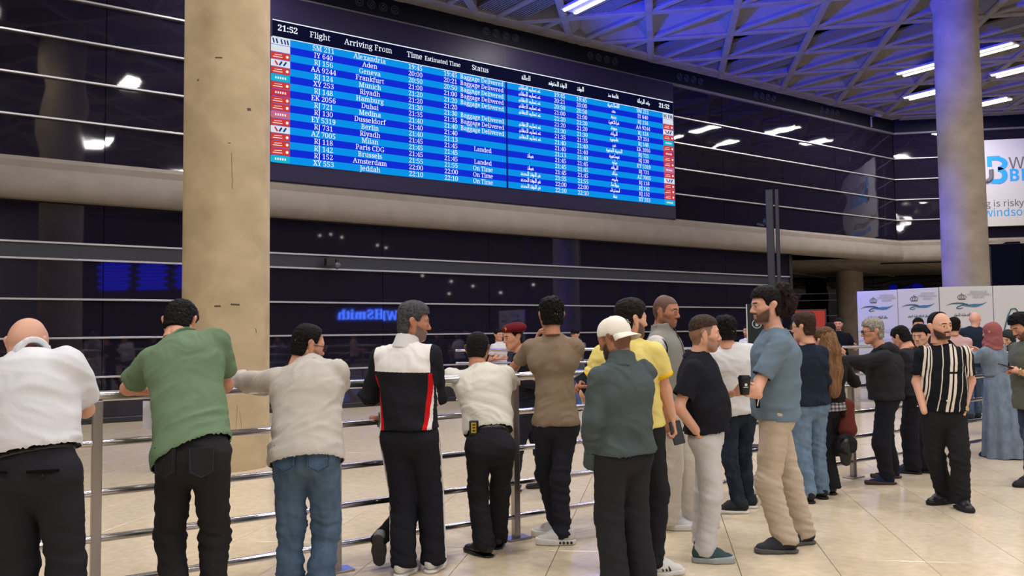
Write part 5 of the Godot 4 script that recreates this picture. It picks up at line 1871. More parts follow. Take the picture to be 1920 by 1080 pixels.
	person({"label": "person in a loose white shirt and dark jeans seen from behind past the cup", "d": 7.17, "yaw": 195, "skin": skA, "hair": "thick", "hair_c": dark,
		"head": [1358, 622, 0], "hyaw": 200, "neck": [1370, 650, 0], "pel": [1386, 764],
		"wrist": {"L": [1345, 740, 0.15], "R": [1412, 742, 0.1]}, "foot": {"L": [1385, 962], "R": [1402, 952]}, "foot_yaw": {"L": -95, "R": -100}, "sleeve": "long", "shirt": cloth(Color(0.79, 0.785, 0.775)), "hem": -0.04, "shirt_girth": 1.1,
		"trousers": denim(Color(0.10, 0.13, 0.18)), "shoe": "flat", "shoe_m": rubber, "sole_m": wrub, "cell": 0.013})
	person({"label": "tall bearded person with a curly hair bun, blue-grey t-shirt and beige trousers holding a cup", "d": 5.96, "yaw": -100, "skin": skC, "hair": "combed", "hair_c": Color(0.12, 0.095, 0.09), "beard": 0.85, "S": 1.06,
		"head": [1436, 574, 0], "hyaw": -84, "hpitch": 3, "neck": [1455, 622, 0], "pel": [1453, 778],
		"wrist": {"L": [1420, 740, -0.3], "R": [1425, 720, 0.1]}, "elbow": {"L": [1424, 716, -0.22], "R": [1450, 715, 0.2]}, "hand": {"L": "grip"}, "hand_to": {"L": [1400, 732, -0.36]},
		"foot": {"L": [1472, 1036], "R": [1506, 1020]}, "foot_yaw": {"L": -90, "R": -80}, "knee": {"L": [1440, 905, -0.1], "R": [1478, 895, 0.1]}, "sleeve": "short", "sleeve_len": 0.86, "shirt": cloth(Color(0.40, 0.47, 0.52)), "top": "t_shirt", "hem": -0.02, "shirt_girth": 1.05, "depth": 0.9, "collar": "round",
		"trousers": cloth(Color(0.72, 0.66, 0.58)), "girth": 0.97, "loose": 1.16, "cuff": 0.07, "tfold": 1.6, "shoe": "flat", "shoe_m": mat(Color(0.13, 0.14, 0.17), 0.85), "sole_m": mat(Color(0.32, 0.31, 0.3), 0.8), "cell": 0.012})
	hair_bun(last)
	coffee_cup(at(1396, 724, 5.6))
	hem_label(last)
	person({"label": "person in a dark navy sweater, glasses and light blue jeans standing by the railing", "d": 7.6, "yaw": 200, "skin": skC, "hair": "combed", "hair_c": Color(0.24, 0.18, 0.14),
		"head": [1506, 614, 0], "hyaw": 228, "neck": [1512, 648, 0], "pel": [1518, 758],
		"wrist": {"L": [1496, 740, 0.25], "R": [1535, 735, 0.3]}, "elbow": {"L": [1490, 712, 0.05], "R": [1546, 712, 0.05]},
		"foot": {"L": [1514, 942], "R": [1538, 934]}, "foot_yaw": {"L": 195, "R": 200}, "sleeve": "long", "shirt": navy, "top": "sweater", "hem": 0.0, "shirt_girth": 0.92, "shoulder": 0.15,
		"trousers": denim(Color(0.41, 0.51, 0.61)), "loose": 1.15, "girth": 0.95, "cuff": 0.075, "tfold": 1.5, "shoe": "flat", "shoe_m": rubber, "cell": 0.0135})
	glasses(last)
	person({"label": "person with long light brown hair, black trousers and one heel lifted by the railing", "d": 7.9, "yaw": 195, "skin": skC, "hair": "combed", "hair_c": Color(0.40, 0.29, 0.19), "S": 0.93,
		"head": [1545, 640, -0.02], "hyaw": 205, "neck": [1551, 668, 0], "pel": [1555, 764],
		"wrist": {"L": [1535, 720, 0.25], "R": [1578, 690, 0.35]}, "foot": {"L": [1556, 926], "R": [1586, 850, -0.15]}, "knee": {"R": [1562, 838, 0.1]}, "foot_pitch": {"R": 62}, "foot_yaw": {"R": 150, "L": 195}, "sleeve": "long", "shirt": cloth(Color(0.12, 0.11, 0.11)), "hem": 0.04, "girth": 0.9, "shoulder": 0.155,
		"trousers": black, "loose": 1.35, "cuff": 0.1, "shoe": "flat", "shoe_m": leather, "cell": 0.0135})
	long_hair(last)
	handbag(at(1588, 778, 7.85))
	person({"label": "grey-haired person with glasses in a black hoodie and black trousers leaning on the railing", "d": 8.42, "yaw": -112, "skin": skA, "hair": "combed", "hair_c": Color(0.62, 0.60, 0.55),
		"head": [1636, 622, 0.06], "hyaw": -102, "hpitch": 4, "neck": [1656, 656, 0.02], "pel": [1662, 748],
		"wrist": {"L": [1582, 676, 0.0], "R": [1590, 676, 0.3]}, "elbow": {"L": [1618, 678, -0.1], "R": [1628, 690, 0.25]},
		"foot": {"L": [1664, 908], "R": [1674, 896]}, "foot_yaw": {"L": -95, "R": -100}, "knee": {"L": [1652, 832, -0.1]}, "sleeve": "long", "shirt": cloth(Color(0.155, 0.155, 0.165)), "top": "hoodie", "hem": 0.0, "shirt_girth": 1.1, "depth": 0.9,
		"trousers": black2, "loose": 1.2, "cuff": 0.066, "leg_len": 0.4, "shoe": "sandal", "shoe_m": cloth(Color(0.13, 0.16, 0.27)), "sole_m": mat(Color(0.25, 0.18, 0.14), 0.8), "cell": 0.0135})
	hood(last)
	glasses(last)
	person({"label": "person in black bending over the railing beside the hoodie", "d": 8.95, "yaw": -125, "skin": skA, "hair": "short", "hair_c": dark,
		"head": [1690, 634, 0.25], "hyaw": -150, "hpitch": 25, "neck": [1697, 660, 0.15], "pel": [1716, 744],
		"wrist": {"L": [1660, 686, 0.2], "R": [1680, 684, 0.5]}, "foot": {"L": [1712, 888], "R": [1735, 886]}, "sleeve": "long", "shirt": cloth(Color(0.14, 0.14, 0.15)), "hem": -0.02, "shirt_girth": 1.08,
		"trousers": cloth(Color(0.12, 0.125, 0.15)), "loose": 1.25, "cuff": 0.085, "shoe": "flat", "shoe_m": mat(Color(0.1, 0.12, 0.2), 0.7), "cell": 0.0135})
	person({"label": "smiling bearded person in a black shirt with white vertical stripes, hands in pockets", "d": 7.18, "yaw": -8, "skin": skC, "hair": "crown", "hair_c": dark, "beard": 0.95, "S": 0.98,
		"head": [1762, 612, -0.03], "hyaw": 16, "hroll": 3, "neck": [1768, 648, 0], "pel": [1769, 772],
		"wrist": {"R": [1733, 772, -0.09], "L": [1805, 776, -0.09]}, "elbow": {"R": [1719, 716, 0.04], "L": [1820, 714, 0.02]}, "hand": {"R": "pocket", "L": "pocket"},
		"foot": {"R": [1772, 944], "L": [1802, 954]}, "foot_yaw": {"R": -72, "L": -6}, "sleeve": "short", "sleeve_len": 0.74, "uv": true, "shirt": striped_shirt(), "hem": 0.02, "belly": 0.04, "shirt_girth": 0.9, "depth": 0.92, "collar": "polo", "collar_m": cloth(Color(0.05, 0.055, 0.065)),
		"trousers": black, "loose": 1.2, "girth": 1.04, "cuff": 0.068, "tfold": 1.3, "shoe": "flat", "shoe_m": bleather, "sole_m": rubber, "cell": 0.0115})
	shirt_buttons(last)
	wrist_watch(last, "L")
	# ---------------- behind them
	person({"label": "dark-haired person in black peering past the striped shirt", "d": 9.9, "yaw": -60, "skin": skC, "hair": "thick", "hair_c": dark,
		"head": [1726, 630, 0], "hyaw": -50, "hpitch": 8, "neck": [1734, 652, 0], "pel": [1746, 732],
		"wrist": {"L": [1722, 690, -0.2], "R": [1724, 690, 0.2]}, "foot": {"L": [1745, 862], "R": [1758, 858]}, "sleeve": "long", "shirt": black2, "hem": 0.0, "trousers": black, "shoe": "flat", "shoe_m": wrub, "sole_m": wrub, "cell": 0.016})
	person({"label": "bald person in a navy t-shirt and jeans standing with back turned beyond the railing", "d": 14.35, "yaw": 160, "skin": skC, "hair": "none",
		"head": [1829, 599, 0], "hyaw": 130, "neck": [1825, 616, 0], "pel": [1826, 686],
		"wrist": {"L": [1805, 686, 0.1], "R": [1848, 682, 0.1]}, "foot": {"L": [1820, 788], "R": [1834, 786]}, "sleeve": "short", "shirt": navy, "top": "t_shirt", "hem": 0.0, "shirt_girth": 1.15, "girth": 1.05, "shoulder": 0.19, "trousers": denim(Color(0.22, 0.28, 0.36)), "shoe": "flat", "shoe_m": rubber, "cell": 0.018})
	person({"label": "person in a pink headscarf and long denim dress leaning on the railing", "d": 10.1, "yaw": -150, "skin": skC, "hair": "none", "S": 0.95,
		"head": [1859, 624, 0], "hyaw": -150, "neck": [1861, 646, 0], "pel": [1868, 722],
		"wrist": {"L": [1822, 664, 0.2], "R": [1840, 664, 0.4]}, "elbow": {"L": [1830, 672, 0.0]}, "foot": {"L": [1866, 858], "R": [1898, 856]}, "sleeve": "long", "shirt": denim(Color(0.44, 0.50, 0.56)), "top": "dress_bodice", "hem": 0.12, "girth": 0.96,
		"trousers": null, "shoe": "flat", "shoe_m": rubber, "cell": 0.0145})
	headscarf(last, cloth(Color(0.56, 0.33, 0.32)))
	long_skirt(last, denim(Color(0.42, 0.48, 0.54)))
	person({"label": "dark-haired person in a grey-green t-shirt looking down at a phone", "d": 8.33, "yaw": -80, "skin": skA, "hair": "thick", "hair_c": dark, "beard": 0.8,
		"head": [1915, 612, 0], "hyaw": -85, "hpitch": 28, "neck": [1930, 644, 0], "pel": [1936, 742],
		"wrist": {"L": [1908, 696, -0.15], "R": [1910, 694, 0.1]}, "elbow": {"L": [1936, 704, -0.2], "R": [1938, 704, 0.2]}, "hand": {"L": "grip", "R": "grip"}, "hand_to": {"L": [1890, 690, -0.05], "R": [1890, 690, 0.05]},
		"foot": {"L": [1934, 912], "R": [1948, 902]}, "sleeve": "short", "shirt": cloth(Color(0.36, 0.37, 0.33)), "top": "t_shirt", "hem": -0.12, "shirt_girth": 1.1, "depth": 0.9, "trousers": denim(Color(0.2, 0.25, 0.33)), "shoe": "flat", "shoe_m": rubber, "cell": 0.014})
	wrist_watch(last, "L")
	phone_at(at(1888, 687, 8.25), (CB.x * -0.8 + CB.y * 0.25).normalized(), (CB.x * 0.3 + CB.y).normalized(), "phone held by the dark-haired person in grey-green")
	person({"label": "person in a dark green headscarf and black clothes behind the denim dress", "d": 11.25, "yaw": -70, "skin": skC, "hair": "none", "S": 0.92,
		"head": [1889, 636, 0], "hyaw": -55, "hpitch": 10, "hroll": -10, "neck": [1897, 656, 0], "pel": [1905, 722],
		"wrist": {"L": [1890, 690, -0.1], "R": [1890, 690, 0.2]}, "foot": {"L": [1900, 842], "R": [1912, 840]}, "sleeve": "long", "shirt": black2, "hem": -0.1, "trousers": black, "shoe": "flat", "shoe_m": rubber, "cell": 0.016})
	headscarf(last, cloth(Color(0.16, 0.18, 0.17)))
	var far := func(label: String, d: float, x: float, top: float, yaw: float, shirt: Material, hair: String, arm: float, extra := {}) -> void:
		var k := 1600.0 / d
		var s := {"label": label, "d": d, "yaw": yaw, "skin": skA, "hair": hair, "hair_c": dark, "head": [x, top + 0.12 * k, 0], "neck": [x + 1, top + 0.28 * k, 0], "pel": [x + 2, top + 0.84 * k, 0],
			"wrist": {"L": [x - arm * k, top + 0.62 * k, -0.3 if absf(yaw) < 90 else 0.3], "R": [x + arm * k * 0.3, top + 0.62 * k, -0.3 if absf(yaw) < 90 else 0.3]},
			"foot": {"L": [x - 0.1 * k, top + 1.75 * k], "R": [x + 0.1 * k, top + 1.75 * k]}, "sleeve": "short", "shirt": shirt, "hem": 0.0, "trousers": denim(Color(0.2, 0.25, 0.33)), "shoe": "flat", "shoe_m": rubber, "cell": 0.02, "collar": "polo"}
		s.merge(extra, true)
		person(s)
	far.call("bearded person in a navy polo shirt facing this way by the far railing", 16.9, 1571.0, 597.0, -20.0, cloth(Color(0.07, 0.085, 0.12)), "short", 0.1, {"beard": 0.6, "wrist": {"L": [1605, 650, -0.3], "R": [1560, 650, -0.2]}})
	far.call("dark-haired person in charcoal with head turned away by the far railing", 16.05, 1556.0, 606.0, -120.0, cloth(Color(0.2, 0.21, 0.22)), "short", 0.1)
	far.call("person in white with face turned left by the far railing", 17.3, 1402.0, 610.0, -60.0, cloth(Color(0.82, 0.82, 0.82)), "short", 0.1, {"beard": 0.7})
	far.call("person in a white shirt resting chin on hand at the far railing", 18.15, 935.0, 618.0, 40.0, cloth(Color(0.8, 0.79, 0.78)), "short", 0.12)
	far.call("person in a dark cap and grey vest over white sleeves at the far railing", 18.3, 1078.0, 617.0, -30.0, cloth(Color(0.3, 0.31, 0.31)), "short", 0.15)
	dark_cap(last)
	far.call("person in a pale pink shirt partly hidden behind the striped shirt", 12.6, 1789.0, 596.0, 150.0, cloth(Color(0.75, 0.62, 0.6)), "short", 0.1)
	far.call("dark-haired person in black beside the white partition boards", 14.6, 1722.0, 597.0, -20.0, black, "short", 0.1)
func img_mat(im: Image, rough := 0.9) -> StandardMaterial3D:
	var m := StandardMaterial3D.new()
	m.albedo_texture = ImageTexture.create_from_image(im)
	m.roughness = rough
	m.metallic_specular = 0.25
	return m
func track_jacket() -> StandardMaterial3D:
	# u runs from the wearer's right (0) to left (1), 0.8 m; v from 0.72 m above the hips (0) down
	var n := 512
	var im := Image.create(n, n, false, Image.FORMAT_RGB8)
	var wh := Color(0.86, 0.85, 0.83)
	var bk := Color(0.12, 0.12, 0.14)
	var rd := Color(0.75, 0.08, 0.10)
	for y in n:
		for x in n:
			var px := (x / float(n) - 0.5) * 0.8
			var h := (0.9 - y / float(n)) * 0.8
			var a := absf(px)
			var c := bk
			var edge := 0.125 + (h - 0.05) * 0.14
			if a > edge and a < 0.20 and h < 0.36:
				c = wh
			if a > edge and a < edge + 0.024 and h < 0.40:
				c = rd
			if a > 0.175 + maxf(0.0, h - 0.1) * 0.06:
				c = bk
			if h > 0.405 + 0.02 * (0.5 + 0.5 * px / 0.2) and a < 0.185:
				c = wh
			im.set_pixel(x, y, c)
	return img_mat(im)
func striped_shirt() -> StandardMaterial3D:
	var n := 512
	var im := Image.create(n, n, false, Image.FORMAT_RGB8)
	var bk := Color(0.09, 0.095, 0.11)
	var wh := Color(0.84, 0.80, 0.74)
	im.fill(bk)
	# px is metres towards the wearer's left
	var bands := [[-0.03, -0.006], [0.008, 0.031], [-0.088, -0.08], [0.078, 0.086], [-0.165, -0.157], [-0.215, -0.195], [-0.185, -0.172]]
	var sleeve := [[0.175, 0.196], [0.205, 0.226], [0.262, 0.269], [0.142, 0.150]]
	for y in n:
		for x in n:
			var px := (x / float(n) - 0.5) * 0.8
			var h := (0.9 - y / float(n)) * 0.8
			var on_sleeve := px > 0.128 + 0.02 * clampf((h - 0.3) / 0.2, 0.0, 1.0)
			var q := px + 0.1 * (h - 0.3) if on_sleeve else px - 0.11 * (h - 0.1)
			for b in (sleeve if on_sleeve else bands):
				if q > b[0] and q < b[1] and not (h > 0.335 and h < 0.352 and px > -0.03 and px < 0.1):
					im.set_pixel(x, y, wh)
	return img_mat(im)
func glasses(i: Dictionary) -> void:
	var g := SurfaceTool.new()
	g.begin(Mesh.PRIMITIVE_TRIANGLES)
	for s in [-1.0, 1.0]:
		var ring := []
		for k in 14:
			var w := TAU * k / 14.0
			ring.append(Vector3(s * 0.033 + cos(w) * 0.026, 0.0 + sin(w) * 0.02, 0.096))
		tube_into(g, ring, 0.0022, 5, true)
		tube_into(g, [Vector3(s * 0.058, 0.004, 0.094), Vector3(s * 0.08, 0.006, 0.05), Vector3(s * 0.084, 0.004, -0.005), Vector3(s * 0.082, -0.012, -0.022)], 0.0022, 5)
	tube_into(g, [Vector3(-0.008, 0.004, 0.098), Vector3(0.008, 0.004, 0.098)], 0.0022, 5)
	g.generate_normals()
	var o := put("glasses", g.commit(), mat(Color(0.05, 0.045, 0.045), 0.3), i.root, i.hx.origin, i.hx.basis)
	var lens := mat(Color(0.2, 0.22, 0.24, 0.25), 0.05)
	lens.transparency = BaseMaterial3D.TRANSPARENCY_ALPHA
	for s in [-1.0, 1.0]:
		var l := put("lens", cyl_mesh(0.025, 0.025, 0.0012, 16), lens, o, Vector3(s * 0.033, 0, 0.0955), Basis(Vector3.RIGHT, PI / 2))
		l.scale = Vector3(1, 1, 0.78)
func back_pockets(i: Dictionary, m: Material) -> void:
	var out := PackedVector2Array([Vector2(-0.062, 0.07), Vector2(0.062, 0.07), Vector2(0.058, -0.05), Vector2(0, -0.08), Vector2(-0.058, -0.05)])
	for s in [-1.0, 1.0]:
		var z: Vector3 = (-i.fh + i.lh * s * 0.35).normalized()
		var x: Vector3 = Vector3.UP.cross(z)
		var p: Vector3 = i.P + i.lh * s * 0.092 * i.S - i.fh * 0.118 * i.S * i.G - Vector3.UP * 0.02
		var o := put("back_pocket", slab_mesh(out, 0.012), m, i.root, p, Basis(x, Vector3.UP, z))
		put("stitching", tube_mesh([Vector3(-0.056, 0.066, 0.007), Vector3(-0.052, -0.046, 0.007), Vector3(0, -0.073, 0.007), Vector3(0.052, -0.046, 0.007), Vector3(0.056, 0.066, 0.007)], 0.0016, 5), mat(Color(0.16, 0.2, 0.26), 0.9), o)
func pocket_slits(i: Dictionary) -> void:
	for s in [-1.0, 1.0]:
		var z: Vector3 = (-i.fh + i.lh * s * 0.35).normalized()
		var p: Vector3 = i.P + i.lh * s * 0.10 * i.S - i.fh * 0.122 * i.S * i.G + Vector3.UP * 0.03
		var o := put("welt_pocket", box_mesh(0.13, 0.014, 0.008, 0.002), cloth(Color(0.03, 0.03, 0.035)), i.root, p, Basis(Vector3.UP.cross(z), Vector3.UP, z))
		put("button", cyl_mesh(0.007, 0.007, 0.004, 10), mat(Color(0.02, 0.02, 0.02), 0.3), o, Vector3(0, -0.018, 0.004), Basis(Vector3.RIGHT, PI / 2))
func track_stripes(i: Dictionary) -> void:
	for q in ["L", "R"]:
		var s := 1.0 if q == "L" else -1.0
		var out: Vector3 = i.lh * s
		var pts := []
		for k in 9:
			var t := k / 8.0
			var p: Vector3 = i.hip[q].lerp(i.knee[q], t)
			pts.append(p + out * lerpf(0.116, 0.087, t))
		for k in range(1, 9):
			var t := k / 8.0
			var p: Vector3 = i.knee[q].lerp(i.ank[q], t)
			pts.append(p + out * lerpf(0.087, 0.086, t))
		var o := put("side_stripe", tube_mesh(pts, 0.006, 6), cloth(Color(0.85, 0.84, 0.83)), i.root)
		o.name = "side_stripe" if q == "L" else "side_stripe_001"
func belt_radio(i: Dictionary) -> void:
	var z: Vector3 = -i.fh
	var p: Vector3 = i.o + i.P + i.u * 0.15 - i.fh * 0.128 + i.lh * 0.085
	var r := thing("belt_radio", "black radio with yellow label clipped to the belt over the cream shirt", "radio", p, Basis(Vector3.UP.cross(z), Vector3.UP, z))
	put("case", box_mesh(0.062, 0.105, 0.034, 0.006), mat(Color(0.03, 0.03, 0.032), 0.4), r)
	put("label_plate", box_mesh(0.034, 0.07, 0.002, 0.0005), mat(Color(0.75, 0.62, 0.16), 0.5), r, Vector3(0, 0.004, 0.018))
	for k in 3:
		put("label_mark", box_mesh(0.02, 0.01, 0.001), mat(Color(0.05, 0.05, 0.05), 0.5), r, Vector3(0.002, 0.024 - k * 0.02, 0.0195))
	put("clip", box_mesh(0.05, 0.03, 0.03, 0.004), mat(Color(0.04, 0.04, 0.07), 0.5), r, Vector3(0.0, -0.065, 0.0))
func sneaker_windows(i: Dictionary) -> void:
	for c in i.root.get_children():
		if c.name.begins_with("shoe"):
			for k in 4:
				put("air_window", cyl_mesh(0.009, 0.009, 0.115, 10), mat(Color(0.12, 0.12, 0.13), 0.4), c, Vector3(0, 0.02, -0.055 + k * 0.026), Basis(Vector3.BACK, PI / 2))
func shoe_stripes(i: Dictionary, _q: String) -> void:
	for c in i.root.get_children():
		if c.name.begins_with("shoe"):
			for k in 3:
				for s in [-1.0, 1.0]:
					put("stripe", box_mesh(0.012, 0.055, 0.01, 0.002), mat(Color(0.04, 0.04, 0.045), 0.7), c, Vector3(s * 0.041, 0.055, 0.035 + k * 0.022), Basis(Vector3.BACK, s * 0.5) * Basis(Vector3.RIGHT, -0.4))
func beret(i: Dictionary) -> void:
	var x: Transform3D = i.hx
	var m := nets([[Vector3(0, 0.085, -0.005), Vector3(0.03, 0.088, -0.035), 0.098, 0.102, 0.03, {"f": Vector3(0.2, 1, 0).normalized(), "s": 0.45}], [Vector3(0, 0.066, -0.008), Vector3(0, 0.08, -0.008), 0.092, 0.094, 0.02, {"ca": true, "cb": true}]], 0.006)
	var b := put("beret", mesh_of(m), cloth(Color(0.35, 0.06, 0.09)), i.root, x.origin, x.basis)
	put("band", mesh_of(nets([[Vector3(0, 0.055, -0.006), Vector3(0, 0.068, -0.006), 0.0945, 0.0945, 0.004, {"ca": true, "cb": true}]], 0.006)), mat(Color(0.03, 0.03, 0.03), 0.5), b)
	put("badge", cyl_mesh(0.019, 0.019, 0.006, 18), mat(Color(0.75, 0.6, 0.2), 0.35, 0.6), b, Vector3(0.03, 0.09, 0.085), Basis(Vector3.RIGHT, PI / 2))
func cap(i: Dictionary) -> void:
	# worn with the peak to the back
	var x: Transform3D = i.hx
	var m := nets([[Vector3(0, 0.045, -0.022), Vector3(0, 0.045, 0.006), 0.089, 0.087, 0.02, {"f": Vector3.UP, "s": 1.02}]], 0.0055, [[Vector3(0, 0.022, 0), Vector3(0, -1, 0.12).normalized()]])
	var wm := cloth(Color(0.88, 0.86, 0.80))
	var c := put("cap", mesh_of(m), wm, i.root, x.origin, x.basis)
	var st := SurfaceTool.new()
	st.begin(Mesh.PRIMITIVE_TRIANGLES)
	st.set_smooth_group(1)
	var rows := []
	for side in [0.0, -0.004]:
		for r in 5:
			var row := []
			for k in 13:
				var w := lerpf(-1.15, 1.15, k / 12.0)
				var ext := 0.072 * pow(cos(w * 0.62 * PI / 2.0 / 1.15 * 1.25), 0.6) if absf(w) < 1.14 else 0.0
				var rad := 0.086 + ext * r / 4.0
				row.append(Vector3(sin(w) * rad * lerpf(1.0, 0.86, r / 4.0), 0.026 - 0.045 * r / 4.0 * (0.55 + 0.2 * cos(w)) - 0.016 * sin(w) * sin(w) * r / 4.0 + side, -0.012 - cos(w) * rad))
			rows.append(row)
	for side in 2:
		for r in 4:
			for k in 12:
				var p: Array = rows[side * 5 + r]
				var q: Array = rows[side * 5 + r + 1]
				quad(st, p[k], p[k + 1], q[k + 1], q[k], side == 0)
	for k in 12:
		quad(st, rows[4][k], rows[4][k + 1], rows[9][k + 1], rows[9][k], true)
	st.generate_normals()
	put("peak", st.commit(), wm, c)
	# the emblem: two interlocking arcs
	var e := SurfaceTool.new()
	e.begin(Mesh.PRIMITIVE_TRIANGLES)
	for s in [-1.0, 1.0]:
		var pts := []
		for k in 9:
			var w := lerpf(-1.2, 1.2, k / 8.0)
			pts.append(Vector3(sin(w) * 0.021, s * (0.012 - 0.014 * cos(w)) + s * 0.005, 0.0))
		tube_into(e, pts, 0.0035, 6)
	e.generate_normals()
	var em := put("emblem", e.commit(), mat(Color(0.47, 0.49, 0.46), 0.7), c, Vector3(-0.03, 0.086, -0.100), Basis(Vector3.UP, PI + 0.3) * Basis(Vector3.RIGHT, -0.45))
	em.scale = Vector3.ONE * 1.0
	put("top_button", cyl_mesh(0.008, 0.006, 0.006, 12), wm, c, Vector3(0, 0.136, -0.008))
func dark_cap(i: Dictionary) -> void:
	var x: Transform3D = i.hx
	var m := nets([[Vector3(0, 0.045, -0.022), Vector3(0, 0.045, 0.006), 0.092, 0.09, 0.02], [Vector3(0, 0.04, 0.06), Vector3(0, 0.032, 0.11), 0.07, 0.05, 0.01, {"f": Vector3.UP, "s": 0.15}]], 0.009, [[Vector3(0, 0.022, 0), Vector3.DOWN]])
	put("cap", mesh_of(m), cloth(Color(0.05, 0.05, 0.06)), i.root, x.origin, x.basis)
func phone_at(p: Vector3, y: Vector3, face: Vector3, label: String) -> void:
	var z := (face - y * face.dot(y)).normalized()
	var r := thing("phone", label, "phone", p, Basis(y.cross(z), y, z))
	put("case", box_mesh(0.074, 0.15, 0.01, 0.004), mat(Color(0.03, 0.03, 0.035), 0.4), r)
	put("screen", box_mesh(0.066, 0.14, 0.001), mat(Color(0.16, 0.19, 0.23), 0.12), r, Vector3(0, 0, 0.0056))
func vest(i: Dictionary) -> void:
	var P: Vector3 = i.P
	var N: Vector3 = i.N
	var u: Vector3 = i.u
	var f: Vector3 = i.f
	var l: Vector3 = i.l
	var S: float = i.S
	var fs := {"f": f, "s": 0.8}
	var b := []
	var tl := (N - P).length()
	var n := 6
	for k in n:
		var a := P + u * lerpf(0.05, tl - 0.14, k / float(n))
		var c := P + u * lerpf(0.05, tl - 0.14, (k + 0.92) / n)
		var r := 0.178 * S
		b.append([a.lerp(c, 0.2), a.lerp(c, 0.8), r, r, 0.012, fs])
	b.append([N - u * 0.13 + l * 0.09, N - u * 0.13 - l * 0.09, 0.1 * S, 0.1 * S, 0.04, fs])
	b.append([N - u * 0.06 + l * 0.1 * S, N - u * 0.06 - l * 0.1 * S, 0.072 * S, 0.072 * S, 0.04])
	b.append([N - u * 0.05, N + u * 0.07 + f * 0.01, 0.09, 0.078, 0.02, {"cb": true}])
	b.append([N + u * 0.03, N + u * 0.2, 0.066, 0.07, 0.006, {"sub": true}])
	var m := nets(b, 0.011, [[P + u * 0.04, -u]])
	put("vest", mesh_of(m), cloth(Color(0.53, 0.52, 0.49), 0.7), i.root)
	for q in ["L", "R"]:
		var s := 1.0 if q == "L" else -1.0
		var c: Vector3 = i.sh[q] - l * s * 0.025
		var ring := []
		for k in 16:
			var w := TAU * k / 16.0
			ring.append(c + u * (cos(w) * 0.085 - 0.03) + f * sin(w) * 0.085 + l * s * 0.03)
		put("armhole_piping", tube_mesh(ring, 0.006, 6, true), cloth(Color(0.1, 0.1, 0.1)), i.root)
	put("zip", tube_mesh([P + u * 0.06 + f * 0.15, P + u * 0.25 + f * 0.155, N - u * 0.12 + f * 0.145, N + u * 0.05 + f * 0.095], 0.005, 6), mat(Color(0.12, 0.12, 0.12), 0.5), i.root)
func hair_bun(i: Dictionary) -> void:
	var x: Transform3D = i.hx
	var nz := FastNoiseLite.new()
	nz.seed = 21
	nz.frequency = 30.0
	var fn := func(p: Vector3) -> float:
		var a := (p - Vector3(0, 0.09, -0.125)).length() - 0.068
		var b := ((p - Vector3(0, 0.02, -0.15)) * Vector3(1.1, 0.75, 1)).length() - 0.07
		var c := ((p - Vector3(0, -0.04, -0.115)) * Vector3(1, 0.8, 1)).length() - 0.04
		return minf(minf(a, b), c) + 0.022 * nz.get_noise_3dv(p) + 0.008 * nz.get_noise_3dv(p * 2.3)
	var m := nets_fn(fn, Vector3(-0.12, -0.13, -0.26), Vector3(0.12, 0.2, -0.03), 0.006)
	put("hair_bun", mesh_of(m), hair_mat(Color(0.17, 0.12, 0.12)), i.root, x.origin, x.basis)
func hem_label(i: Dictionary) -> void:
	var z: Vector3 = (i.l).normalized()
	var p: Vector3 = at(1421, 755, 5.96 - 0.20) - i.o
	var o := put("hem_label", box_mesh(0.028, 0.07, 0.004, 0.001), cloth(Color(0.03, 0.03, 0.035)), i.root, p, Basis(Vector3.UP.cross(CB.z).normalized(), Vector3.UP, CB.z.slide(Vector3.UP).normalized()))
	put("label_mark", box_mesh(0.008, 0.045, 0.002), mat(Color(0.8, 0.8, 0.8), 0.8), o, Vector3(0, 0, 0.003), Basis(Vector3.BACK, -0.2))
func coffee_cup(p: Vector3) -> void:
	var c := thing("coffee_cup", "black paper takeaway coffee cup with a lid and white round logo", "cup", p - Vector3.UP * 0.055)
	put("cup", cyl_mesh(0.029, 0.041, 0.105, 24), mat(Color(0.035, 0.035, 0.04), 0.6), c, Vector3(0, 0.052, 0))
	var lid := put("lid", cyl_mesh(0.0435, 0.041, 0.012, 24), mat(Color(0.02, 0.02, 0.022), 0.35), c, Vector3(0, 0.111, 0))
	put("rim", cyl_mesh(0.036, 0.034, 0.01, 24), mat(Color(0.02, 0.02, 0.022), 0.35), lid, Vector3(0, 0.01, 0))
	var z := CB.z.slide(Vector3.UP).normalized()
	var b := Basis(Vector3.UP.cross(z), Vector3.UP, z)
	put("logo", cyl_mesh(0.009, 0.009, 0.004, 16), mat(Color(0.8, 0.8, 0.78), 0.7), c, z * 0.0365 + Vector3.UP * 0.066, b * Basis(Vector3.RIGHT, PI / 2))
	put("logo_bar", box_mesh(0.03, 0.005, 0.004), mat(Color(0.8, 0.8, 0.78), 0.7), c, z * 0.0345 + Vector3.UP * 0.05, b)
